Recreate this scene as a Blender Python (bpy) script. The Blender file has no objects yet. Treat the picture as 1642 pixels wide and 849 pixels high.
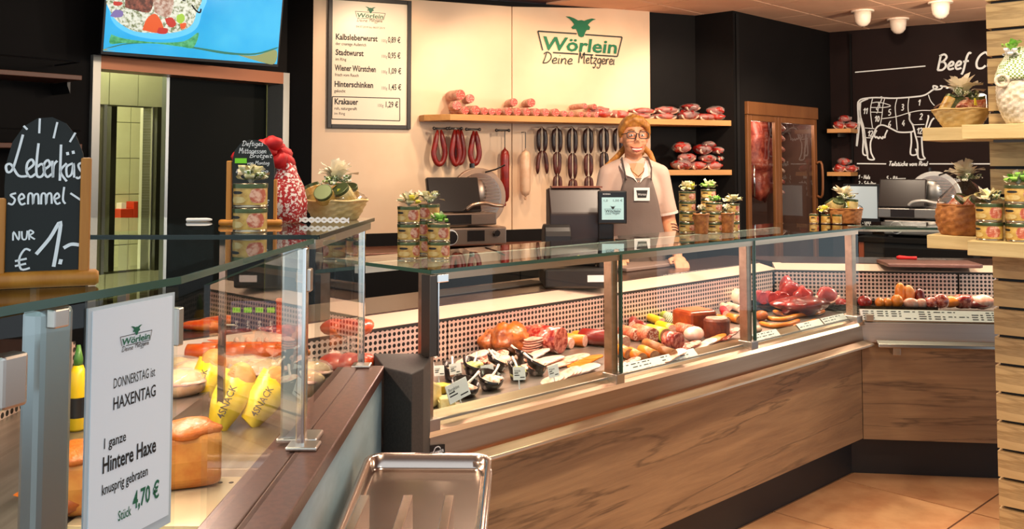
import bpy, bmesh, math, random
from mathutils import Vector, Matrix, noise
random.seed(7)
sc = bpy.context.scene
COL = sc.collection
PI = math.pi
# ------------------------------------------------------------------ camera
F = 1500.0; CX = 821.0; HZ = 267.0; TILT = math.radians(3); CAM_H = 1.5
CY = HZ - F * math.tan(TILT)
ca, sa = math.cos(TILT), math.sin(TILT)
cd = bpy.data.cameras.new('camera'); cam = bpy.data.objects.new('camera', cd); COL.objects.link(cam)
cd.sensor_fit = 'HORIZONTAL'; cd.sensor_width = 36.0; cd.lens = 36.0 * F / 1642.0
cd.shift_y = -(424.5 - CY) / 1642.0; cd.clip_start = 0.02; cd.clip_end = 200
cam.location = (0, 0, CAM_H); cam.rotation_euler = (PI / 2 + TILT, 0, 0)
sc.camera = cam
# ------------------------------------------------------------------ look, world
vs = sc.view_settings
vs.view_transform = 'Standard'; vs.look = 'None'; vs.gamma = 1.0; vs.exposure = 0.0; vs.use_curve_mapping = False
sc.cycles.transparent_max_bounces = 40; sc.cycles.max_bounces = 10; sc.cycles.glossy_bounces = 5; sc.cycles.diffuse_bounces = 4
sc.cycles.sample_clamp_indirect = 6.0; sc.cycles.caustics_reflective = False; sc.cycles.caustics_refractive = False
wd = bpy.data.worlds.new('daylight'); sc.world = wd; wd.use_nodes = True
wd.node_tree.nodes['Background'].inputs[0].default_value = (0.82, 0.92, 1.0, 1)
wd.node_tree.nodes['Background'].inputs[1].default_value = 1.2
# ------------------------------------------------------------------ lamps of the shop (ceiling downlights, counter strips) and added fill
def lamp(name, kind, loc, power, col, target=None, size=0.1, size_y=None, spot=60, blend=0.6):
    l = bpy.data.lights.new(name, kind); l.energy = power; l.color = col
    if kind == 'AREA':
        l.size = size
        if size_y: l.shape = 'RECTANGLE'; l.size_y = size_y
    if kind == 'SPOT': l.spot_size = math.radians(spot); l.spot_blend = blend; l.shadow_soft_size = size
    if kind == 'POINT': l.shadow_soft_size = size
    o = bpy.data.objects.new(name, l); COL.objects.link(o); o.location = loc
    if target is not None:
        o.rotation_euler = (Vector(target) - Vector(loc)).to_track_quat('-Z', 'Y').to_euler()
    return o
WARM = (1.0, 0.72, 0.47); WARM2 = (1.0, 0.80, 0.60); PINK = (1.0, 0.64, 0.50)
# wall washers on the white wall
lamp('wall_spot', 'SPOT', (-0.55, 5.55, 2.63), 36, WARM, (-0.95, 6.45, 1.75), .05, spot=95)
lamp('wall_spot', 'SPOT', (0.15, 5.75, 2.63), 44, WARM, (-0.05, 6.85, 1.6), .05, spot=95)
lamp('wall_spot', 'SPOT', (0.85, 6.05, 2.63), 36, WARM, (0.75, 7.1, 1.6), .05, spot=95)
lamp('shelf_spot', 'SPOT', (1.35, 6.1, 2.63), 60, WARM2, (1.3, 7.2, 1.75), .05, spot=70)
# ceiling downlights; those at the saleswoman and nearest customer floor are added fill
for p, t, e in (((-.75, 2.2, 2.66), (-.75, 2.0, .9), 60), ((-.05, 3.35, 2.66), (-.1, 3.1, .8), 95), ((.75, 4.25, 2.66), (.6, 4.0, .8), 95),
                ((1.5, 5.1, 2.66), (1.4, 4.9, .8), 90), ((2.4, 5.3, 2.66), (2.2, 5.2, .8), 80), ((.95, 3.7, 2.66), (.7, 5.3, 1.5), 120),
                ((1.35, 2.6, 2.66), (1.35, 3.0, 0), 110), ((2.2, 6.6, 2.66), (2.3, 7.5, 1.0), 60), ((2.5, 6.0, 2.66), (3.6, 7.9, 1.6), 60),
                ((.1, 1.6, 2.66), (.2, 1.9, .5), 60), ((1.0, 6.1, 2.66), (1.0, 6.0, 0), 40), ((1.3, .7, 2.66), (1.3, .9, 0), 150), ((2.6, 2.2, 2.66), (2.4, 2.6, 0), 110)):
    lamp('downlight_and_fill', 'SPOT', p, e, WARM2, t, .06, spot=85)
# unseen fill points added to brighten the ceiling, counters and face
for p, e in (((-.1, 3.0, 2.32), 20), ((.85, 3.9, 2.38), 44), ((2.1, 4.3, 2.38), 26), ((1.6, 2.6, 2.3), 22), ((-.9, 1.9, 2.3), 14), ((3.5, 5.3, 1.95), 105)):
    lamp('added_fill', 'POINT', p, e, WARM2, size=.12)
# ------------------------------------------------------------------ pixel <-> place helpers
def ray(px, py):
    dx = (px - CX) / F; dz = (CY - py) / F
    y = ca - dz * sa; z = sa + dz * ca
    return dx / y, z / y
def WY(px, py, Y):
    r = ray(px, py); return Vector((r[0] * Y, Y, CAM_H + r[1] * Y))
def WZ(px, py, Z):
    r = ray(px, py); Y = (Z - CAM_H) / r[1]; return Vector((r[0] * Y, Y, Z))
class Fr:
    def __init__(s, o, deg):
        s.o = o; s.a = math.radians(deg); s.u = (math.cos(s.a), math.sin(s.a)); s.v = (-s.u[1], s.u[0])
    def w(s, x, y, z=0):
        return Vector((s.o[0] + x * s.u[0] + y * s.v[0], s.o[1] + x * s.u[1] + y * s.v[1], z))
    def px(s, px, py, d=0):
        r = ray(px, py); c = s.v[0] * s.o[0] + s.v[1] * s.o[1] + d
        Y = c / (s.v[0] * r[0] + s.v[1])
        return ((r[0] * Y - s.o[0]) * s.u[0] + (Y - s.o[1]) * s.u[1], CAM_H + r[1] * Y)
    def top(s, px, py, Z):
        p = WZ(px, py, Z); dx = p[0] - s.o[0]; dy = p[1] - s.o[1]
        return (dx * s.u[0] + dy * s.u[1], dx * s.v[0] + dy * s.v[1])
FM = Fr((-.2362, 2.705), 44.25)  # main counter, front glass plane
FR = Fr((1.695, 4.586), -7)      # right counter
FL = Fr((-.40, 0), 90)           # left counter: x runs into the depth, y to the left
FP = Fr((-.526, .994), 71.2)     # near pane of the left counter
FW = Fr((-.53, 6.54), 23)        # white wall
FD = Fr((-2.352, 5.177), 51)     # doorway wall
FF = Fr((1.702, 7.157), 45.8)    # fridge wall
FC = Fr((2.845, 8.332), -34)     # wall with the cow
FS = Fr((1.735, 3.40), -40)      # slatted display wall
# ------------------------------------------------------------------ object helpers
def C(h, a=1.0):
    h = h.lstrip('#'); r = []
    for i in (0, 2, 4):
        c = int(h[i:i + 2], 16) / 255; r.append(c / 12.92 if c <= .04045 else ((c + .055) / 1.055) ** 2.4)
    return (r[0], r[1], r[2], a)
def tag(o, label, cat, group=None):
    o['label'] = label; o['category'] = cat
    if group: o['group'] = group
    return o
def thing(name, label, cat, loc=(0, 0, 0), rz=0, group=None):
    o = bpy.data.objects.new(name, None); COL.objects.link(o)
    o.empty_display_size = .05; o.location = loc; o.rotation_euler = (0, 0, rz)
    return tag(o, label, cat, group)
def frthing(name, label, cat, fr, x=0, y=0, z=0, rz=0, group=None):
    return thing(name, label, cat, fr.w(x, y, z), fr.a + rz, group)
class MB:
    def __init__(s): s.v = []; s.f = []
    def add(s, v, f):
        b = len(s.v); s.v += [tuple(p) for p in v]; s.f += [tuple(i + b for i in q) for q in f]; return s
    def box(s, x0, x1, y0, y1, z0, z1):
        return s.add([(x0, y0, z0), (x1, y0, z0), (x1, y1, z0), (x0, y1, z0), (x0, y0, z1), (x1, y0, z1), (x1, y1, z1), (x0, y1, z1)],
                     [(0, 3, 2, 1), (4, 5, 6, 7), (0, 1, 5, 4), (1, 2, 6, 5), (2, 3, 7, 6), (3, 0, 4, 7)])
    def prism(s, poly, z0, z1):
        n = len(poly); ar = sum(poly[i][0] * poly[(i + 1) % n][1] - poly[(i + 1) % n][0] * poly[i][1] for i in range(n))
        if ar < 0: poly = poly[::-1]
        v = [(p[0], p[1], z0) for p in poly] + [(p[0], p[1], z1) for p in poly]
        f = [tuple(range(n))[::-1], tuple(range(n, 2 * n))] + [(i, (i + 1) % n, n + (i + 1) % n, n + i) for i in range(n)]
        return s.add(v, f)
    def plate(s, poly, y0, y1):   # polygon in x,z extruded along y (y0 = front)
        n = len(poly); ar = sum(poly[i][0] * poly[(i + 1) % n][1] - poly[(i + 1) % n][0] * poly[i][1] for i in range(n))
        if ar < 0: poly = poly[::-1]
        v = [(p[0], y0, p[1]) for p in poly] + [(p[0], y1, p[1]) for p in poly]
        f = [tuple(range(n)), tuple(range(n, 2 * n))[::-1]] + [(i, n + i, n + (i + 1) % n, (i + 1) % n) for i in range(n)]
        return s.add(v, f)
    def sect(s, prof, x0, x1):    # profile in y,z run along x
        n = len(prof); ar = sum(prof[i][0] * prof[(i + 1) % n][1] - prof[(i + 1) % n][0] * prof[i][1] for i in range(n))
        if ar < 0: prof = prof[::-1]
        v = [(x0, p[0], p[1]) for p in prof] + [(x1, p[0], p[1]) for p in prof]
        f = [tuple(range(n))[::-1], tuple(range(n, 2 * n))] + [(i, (i + 1) % n, n + (i + 1) % n, n + i) for i in range(n)]
        return s.add(v, f)
    def tube(s, path, r, n=8, closed=False, caps=True, flat=1.0):
        P = [Vector(p) for p in path]; m = len(P)
        R = r if isinstance(r, (list, tuple)) else [r] * m
        up = None; base = len(s.v); V = []
        for i in range(m):
            a = P[i - 1] if (i or closed) else P[i]; b = P[(i + 1) % m] if (i < m - 1 or closed) else P[i]
            t = (b - a); t = t.normalized() if t.length > 1e-9 else Vector((0, 0, 1))
            if up is None:
                up = Vector((0, 0, 1)) if abs(t.z) < .9 else Vector((1, 0, 0))
            sd = t.cross(up)
            if sd.length < 1e-6: sd = t.orthogonal()
            sd.normalize(); up = sd.cross(t).normalized()
            for k in range(n):
                an = 2 * PI * k / n; V.append(P[i] + sd * math.cos(an) * R[i] + up * math.sin(an) * R[i] * flat)
        fc = []
        for i in range(m if closed else m - 1):
            j = (i + 1) % m
            for k in range(n): fc.append((i * n + k, i * n + (k + 1) % n, j * n + (k + 1) % n, j * n + k))
        if caps and not closed:
            fc.append(tuple(range(n))[::-1]); fc.append(tuple((m - 1) * n + k for k in range(n)))
        return s.add(V, fc)
    def lathe(s, prof, n=16, c=(0, 0, 0), caps=True):   # prof: (r, z) from bottom to top
        V = []; m = len(prof)
        for r, z in prof:
            for k in range(n):
                a = 2 * PI * k / n; V.append((c[0] + r * math.cos(a), c[1] + r * math.sin(a), c[2] + z))
        fc = []
        for i in range(m - 1):
            for k in range(n): fc.append((i * n + k, i * n + (k + 1) % n, (i + 1) * n + (k + 1) % n, (i + 1) * n + k))
        if caps: fc.append(tuple(range(n))[::-1]); fc.append(tuple((m - 1) * n + k for k in range(n)))
        return s.add(V, fc)
    def ell(s, c, r, n=14, m=9, nz=0, fq=8, seed=0, rot=None):
        V = [];
        for i in range(m + 1):
            th = PI * i / m
            for k in range(n):
                ph = 2 * PI * k / n
                p = Vector((math.sin(th) * math.cos(ph), math.sin(th) * math.sin(ph), math.cos(th)))
                q = Vector((p.x * r[0], p.y * r[1], p.z * r[2]))
                if nz: q *= 1 + nz * noise.noise(q * fq + Vector((seed * 3.7, seed * 1.3, 0)))
                if rot: q = rot @ q
                V.append(q + Vector(c))
        fc = []
        for i in range(m):
            for k in range(n):
                a, b, cc, d = i * n + k, (i + 1) * n + k, (i + 1) * n + (k + 1) % n, i * n + (k + 1) % n
                fc.append((a, b, cc, d))
        return s.add(V, fc)
    def xf(s, M):
        s.v = [tuple(M @ Vector(p)) for p in s.v]; return s
    def mesh(s, name, mat, smooth=False):
        me = bpy.data.meshes.new(name); me.from_pydata(s.v, [], s.f); me.validate()
        if smooth:
            bm = bmesh.new(); bm.from_mesh(me); bmesh.ops.remove_doubles(bm, verts=bm.verts, dist=1e-6); bm.to_mesh(me); bm.free()
            me.polygons.foreach_set('use_smooth', [True] * len(me.polygons))
        if mat: me.materials.append(mat)
        return me
def ob(name, me, parent=None, loc=(0, 0, 0), rot=(0, 0, 0)):
    o = bpy.data.objects.new(name, me); COL.objects.link(o); o.location = loc; o.rotation_euler = rot
    if parent: o.parent = parent
    return o
def part(parent, name, mb, mat, smooth=False, bevel=0, loc=(0, 0, 0), rot=(0, 0, 0), label=None, angle=None, sub=0):
    o = ob(name, mb.mesh(name, mat, smooth), parent, loc, rot)
    if bevel:
        b = o.modifiers.new('bevel', 'BEVEL'); b.width = bevel; b.segments = 2; b.limit_method = 'ANGLE'
    if sub: b = o.modifiers.new('sub', 'SUBSURF'); b.levels = sub; b.render_levels = sub
    if label: o['label'] = label
    return o
def solo(name, label, cat, mb, mat, loc=(0, 0, 0), rz=0, group=None, **k):
    o = part(None, name, mb, mat, loc=loc, rot=(0, 0, rz), **k); return tag(o, label, cat, group)
def struct(name, mb, mat, loc=(0, 0, 0), rz=0, **k):
    o = part(None, name, mb, mat, loc=loc, rot=(0, 0, rz), **k); o['kind'] = 'structure'; return o
def clone(o, parent=None, loc=None, rz=None, label=None):
    c = o.copy(); COL.objects.link(c)
    if parent is not None: c.parent = parent
    if loc is not None: c.location = loc
    if rz is not None: c.rotation_euler = (c.rotation_euler[0], c.rotation_euler[1], rz)
    if label: c['label'] = label
    for ch in [x for x in o.children]: clone(ch, c)
    return c
ORD = ['first', 'second', 'third', 'fourth', 'fifth', 'sixth', 'seventh', 'eighth', 'ninth', 'tenth', 'eleventh', 'twelfth', 'thirteenth',
       'fourteenth', 'fifteenth', 'sixteenth', 'seventeenth', 'eighteenth', 'nineteenth', 'twentieth', 'twenty-first', 'twenty-second',
       'twenty-third', 'twenty-fourth', 'twenty-fifth', 'twenty-sixth', 'twenty-seventh', 'twenty-eighth']
# ------------------------------------------------------------------ materials
MATS = {}
def mat(name, col, rough=.5, metal=0, col2=None, scale=8, st=(1, 1, 1), lo=.4, hi=.62, bump=0, bscale=None, vor=False, col3=None, coat=0, emit=0, spec=.5, alpha=1, sss=0, detail=4, trans=0):
    if name in MATS: return MATS[name]
    m = bpy.data.materials.new(name); m.use_nodes = True; nt = m.node_tree; N = nt.nodes; L = nt.links
    b = N['Principled BSDF']
    col = C(col) if isinstance(col, str) else col
    b.inputs['Base Color'].default_value = col; b.inputs['Roughness'].default_value = rough; b.inputs['Metallic'].default_value = metal
    b.inputs['Specular IOR Level'].default_value = spec; b.inputs['Coat Weight'].default_value = coat; b.inputs['Alpha'].default_value = alpha
    if trans: b.inputs['Transmission Weight'].default_value = trans
    if sss: b.inputs['Subsurface Weight'].default_value = sss; b.inputs['Subsurface Radius'].default_value = (.01, .004, .002)
    if emit: b.inputs['Emission Color'].default_value = col; b.inputs['Emission Strength'].default_value = emit
    if col2 or bump:
        tc = N.new('ShaderNodeTexCoord'); mp = N.new('ShaderNodeMapping'); mp.inputs['Scale'].default_value = st
        L.new(tc.outputs['Object'], mp.inputs[0])
        def tex(sc_):
            if vor:
                t = N.new('ShaderNodeTexVoronoi'); t.inputs['Scale'].default_value = sc_; L.new(mp.outputs[0], t.inputs['Vector']); return t.outputs['Distance']
            t = N.new('ShaderNodeTexNoise'); t.inputs['Scale'].default_value = sc_; t.inputs['Detail'].default_value = detail; t.inputs['Roughness'].default_value = .6
            L.new(mp.outputs[0], t.inputs['Vector']); return t.outputs[0]
        if col2:
            r = N.new('ShaderNodeValToRGB'); L.new(tex(scale), r.inputs[0])
            e = r.color_ramp.elements; e[0].position = lo; e[0].color = col; e[1].position = hi; e[1].color = C(col2)
            if col3: x = e.new(min(.98, hi + (1 - hi) * .5)); x.color = C(col3)
            L.new(r.outputs[0], b.inputs['Base Color'])
            if emit: L.new(r.outputs[0], b.inputs['Emission Color'])
        if bump:
            bp = N.new('ShaderNodeBump'); bp.inputs['Strength'].default_value = bump; bp.inputs['Distance'].default_value = .01
            L.new(tex(bscale or scale), bp.inputs['Height']); L.new(bp.outputs[0], b.inputs['Normal'])
    MATS[name] = m; return m
def glassmat(name, tint, rough=0.0, boost=1.0, ior=1.5):
    m = bpy.data.materials.new(name); m.use_nodes = True; nt = m.node_tree; N = nt.nodes; L = nt.links; N.clear()
    o = N.new('ShaderNodeOutputMaterial'); mx = N.new('ShaderNodeMixShader'); tr = N.new('ShaderNodeBsdfTransparent'); gl = N.new('ShaderNodeBsdfGlossy')
    fr = N.new('ShaderNodeFresnel'); fr.inputs[0].default_value = ior
    mu = N.new('ShaderNodeMath'); mu.operation = 'MULTIPLY'; mu.inputs[1].default_value = boost; mu.use_clamp = True
    tr.inputs[0].default_value = tint; gl.inputs['Roughness'].default_value = rough; gl.inputs[0].default_value = (.95, .97, .97, 1)
    ge = N.new('ShaderNodeNewGeometry'); iv = N.new('ShaderNodeMath'); iv.operation = 'SUBTRACT'; iv.inputs[0].default_value = 1.0; L.new(ge.outputs['Backfacing'], iv.inputs[1])
    m2 = N.new('ShaderNodeMath'); m2.operation = 'MULTIPLY'; L.new(fr.outputs[0], m2.inputs[0]); L.new(iv.outputs[0], m2.inputs[1])   # each pane reflects on its outer face
    L.new(m2.outputs[0], mu.inputs[0]); L.new(mu.outputs[0], mx.inputs[0]); L.new(tr.outputs[0], mx.inputs[1]); L.new(gl.outputs[0], mx.inputs[2]); L.new(mx.outputs[0], o.inputs[0])
    MATS[name] = m; return m
GLASS = glassmat('glass_pane', (.95, .975, .965, 1), ior=1.38)
GLASSTOP = glassmat('glass_top', (.80, .87, .84, 1), ior=1.5)
FOIL = glassmat('cellophane', (.93, .93, .92, 1), .12, 1.6)
GEDGE = mat('glass_edge', '#3c5a4c', .15)
def perfmat(name, col, p=.021, r=.34):
    m = mat(name, col, .35, .75); nt = m.node_tree; N = nt.nodes; L = nt.links; b = N['Principled BSDF']
    tc = N.new('ShaderNodeTexCoord'); sx = N.new('ShaderNodeSeparateXYZ'); L.new(tc.outputs['Object'], sx.inputs[0])
    cb = N.new('ShaderNodeCombineXYZ')
    for i, ax in ((0, 'X'), (1, 'Z')):
        d = N.new('ShaderNodeMath'); d.operation = 'DIVIDE'; d.inputs[1].default_value = p; L.new(sx.outputs[ax], d.inputs[0])
        fr = N.new('ShaderNodeMath'); fr.operation = 'FRACT'; L.new(d.outputs[0], fr.inputs[0])
        s_ = N.new('ShaderNodeMath'); s_.operation = 'SUBTRACT'; s_.inputs[1].default_value = .5; L.new(fr.outputs[0], s_.inputs[0]); L.new(s_.outputs[0], cb.inputs[i])
    ln = N.new('ShaderNodeVectorMath'); ln.operation = 'LENGTH'; L.new(cb.outputs[0], ln.inputs[0])
    lt = N.new('ShaderNodeMath'); lt.operation = 'LESS_THAN'; lt.inputs[1].default_value = r; L.new(ln.outputs['Value'], lt.inputs[0])
    mx = N.new('ShaderNodeMix'); mx.data_type = 'RGBA'; L.new(lt.outputs[0], mx.inputs[0]); mx.inputs[6].default_value = C(col); mx.inputs[7].default_value = (.006, .004, .003, 1)
    L.new(mx.outputs[2], b.inputs['Base Color'])
    inv = N.new('ShaderNodeMath'); inv.operation = 'MULTIPLY_ADD'; inv.inputs[1].default_value = -.55; inv.inputs[2].default_value = .55; L.new(lt.outputs[0], inv.inputs[0]); L.new(inv.outputs[0], b.inputs['Metallic'])
    return m
def woodmat(name, c1, c2, c3, along='x', sc_=3.0, rough=.55, crack=True):
    m = mat(name, c1, rough); nt = m.node_tree; N = nt.nodes; L = nt.links; b = N['Principled BSDF']
    tc = N.new('ShaderNodeTexCoord'); mp = N.new('ShaderNodeMapping')
    mp.inputs['Scale'].default_value = {'x': (.075, 1, 1), 'y': (1, .075, 1), 'z': (1, 1, .075)}[along]
    L.new(tc.outputs['Object'], mp.inputs[0])
    n1 = N.new('ShaderNodeTexNoise'); n1.inputs['Scale'].default_value = sc_ * 6; n1.inputs['Detail'].default_value = 8; n1.inputs['Roughness'].default_value = .68; n1.inputs['Distortion'].default_value = .5
    L.new(mp.outputs[0], n1.inputs[0])
    r = N.new('ShaderNodeValToRGB'); e = r.color_ramp.elements; e[0].position = .3; e[0].color = C(c1); e[1].position = .7; e[1].color = C(c2)
    L.new(n1.outputs[0], r.inputs[0])
    n2 = N.new('ShaderNodeTexNoise'); n2.inputs['Scale'].default_value = sc_ * 2.3; n2.inputs['Detail'].default_value = 10; n2.inputs['Roughness'].default_value = .5; n2.inputs['Distortion'].default_value = .3
    L.new(mp.outputs[0], n2.inputs[0])
    r2 = N.new('ShaderNodeValToRGB'); e = r2.color_ramp.elements; e[0].position = .0; e[0].color = (0, 0, 0, 1); e[1].position = 1; e[1].color = (0, 0, 0, 1)
    a = e.new(.485); a.color = (0, 0, 0, 1); a = e.new(.5); a.color = (1, 1, 1, 1) if crack else (.35, .35, .35, 1); a = e.new(.515); a.color = (0, 0, 0, 1)
    L.new(n2.outputs[0], r2.inputs[0])
    n3 = N.new('ShaderNodeTexNoise'); n3.inputs['Scale'].default_value = 2.2; L.new(tc.outputs['Object'], n3.inputs[0])
    mm = N.new('ShaderNodeMath'); mm.operation = 'MULTIPLY'; L.new(r2.outputs[0], mm.inputs[0]); L.new(n3.outputs[0], mm.inputs[1])
    mx = N.new('ShaderNodeMix'); mx.data_type = 'RGBA'; L.new(mm.outputs[0], mx.inputs[0]); L.new(r.outputs[0], mx.inputs[6]); mx.inputs[7].default_value = C(c3)
    L.new(mx.outputs[2], b.inputs['Base Color'])
    bp = N.new('ShaderNodeBump'); bp.inputs['Strength'].default_value = .25; bp.inputs['Distance'].default_value = .004; L.new(n1.outputs[0], bp.inputs['Height']); L.new(bp.outputs[0], b.inputs['Normal'])
    return m
BLACKWALL = mat('black_wall', '#0e0b0a', .7, col2='#0b0807', scale=3, spec=.2)
COWWALL = mat('cow_wall', '#20100d', .7, col2='#1a0c0a', scale=2, spec=.2)
WHITEWALL = mat('white_wall_panel', '#efd0ae', .4, col2='#ebc9a6', scale=2)
CREAM = mat('cream', '#e9dfc8', .5)
STEEL = mat('steel', '#c9c2ba', .28, 1.0)
STEELB = mat('steel_brushed', '#b9b0a6', .36, .95, col2='#a59b90', scale=30, st=(.02, 1, 1))
STEELDK = mat('steel_dark', '#5d5853', .35, .9)
CHROME = mat('chrome', '#e4e2df', .12, 1.0)
ALU = mat('aluminium', '#b9c2c6', .38, .85)
BLACKPL = mat('black_plastic', '#0f0f10', .35)
BLACKMT = mat('black_matt', '#121110', .6)
ANTHR = mat('anthracite', '#2b2826', .7, col2='#35312e', scale=160)
LEDGE = mat('brown_ledge', '#4a2e26', .35, col2='#5a3a30', scale=90)
BLUEPANEL = mat('blue_grey_panel', '#9fb8bd', .4, col2='#90a9ae', scale=6, st=(1, 1, 3))
OAK = woodmat('counter_oak', '#7a5d42', '#a4835d', '#2a1a10')
OAKSHELF = woodmat('shelf_oak', '#b97f45', '#d39c5d', '#9c6a38', crack=False)
SLATOAK = woodmat('slat_oak', '#ab8c58', '#d0b682', '#6b4f28', sc_=4)
SLATSHELF = woodmat('pale_oak', '#b59c66', '#d8c48e', '#8f7244', sc_=4, crack=False)
PINE = mat('pine', '#c8862f', .45, col2='#b5721f', scale=6, st=(6, 6, .6))
CHALK = mat('chalkboard', '#0e1613', .65)
CHALKW = mat('chalk_white', '#eef3f2', .7)
WHITE = mat('white', '#efefec', .5)
PAPER = mat('paper', '#f3f1ea', .6)
INK = mat('ink', '#1b1c1c', .6)
INKG = mat('ink_grey', '#8a8a86', .6)
GREENINK = mat('green_ink', '#12684a', .5)
LOGOGREEN = mat('logo_green', '#2c7d58', .25, .3)
FLOORT = mat('floor_tile', '#cc8f62', .38, col2='#dfa877', scale=5, detail=6, bump=.05, bscale=20)
GROUT = mat('grout', '#6e4a33', .8)
CEILT = mat('ceiling_tile', '#f0bf9c', .8, col2='#eab693', scale=3)  # white tiles tinted peach in place of warm bounced light
CEILGRID = mat('ceiling_grid', '#5c2f1e', .6)
WALLTILE = mat('wall_tile', '#d2cc9e', .25, col2='#c8c192', scale=2)
# ------------------------------------------------------------------ lettering
def smooth(pts, k=5):
    if len(pts) < 3: return pts
    P = [pts[0]] + list(pts) + [pts[-1]]; out = []
    for i in range(1, len(P) - 2):
        a, b, c, d = P[i - 1], P[i], P[i + 1], P[i + 2]
        for j in range(k):
            t = j / k
            out.append(tuple(.5 * (2 * b[n] + (c[n] - a[n]) * t + (2 * a[n] - 5 * b[n] + 4 * c[n] - d[n]) * t * t + (3 * b[n] - a[n] - 3 * c[n] + d[n]) * t ** 3) for n in range(len(b))))
    out.append(P[-2]); return out
def ribbon(mb, pts, w, y=0.0):     # pts in x,z ; flat brush stroke of width w facing -y
    n = len(pts)
    if n < 2: return mb
    V = []; Fc = []
    for i in range(n):
        a = pts[max(0, i - 1)]; b = pts[min(n - 1, i + 1)]
        dx, dz = b[0] - a[0], b[1] - a[1]; l = math.hypot(dx, dz) or 1
        nx, nz = -dz / l * w / 2, dx / l * w / 2
        V += [(pts[i][0] + nx, y, pts[i][1] + nz), (pts[i][0] - nx, y, pts[i][1] - nz)]
    for i in range(n - 1): Fc.append((2 * i, 2 * i + 1, 2 * i + 3, 2 * i + 2))
    return mb.add(V, Fc)
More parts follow.
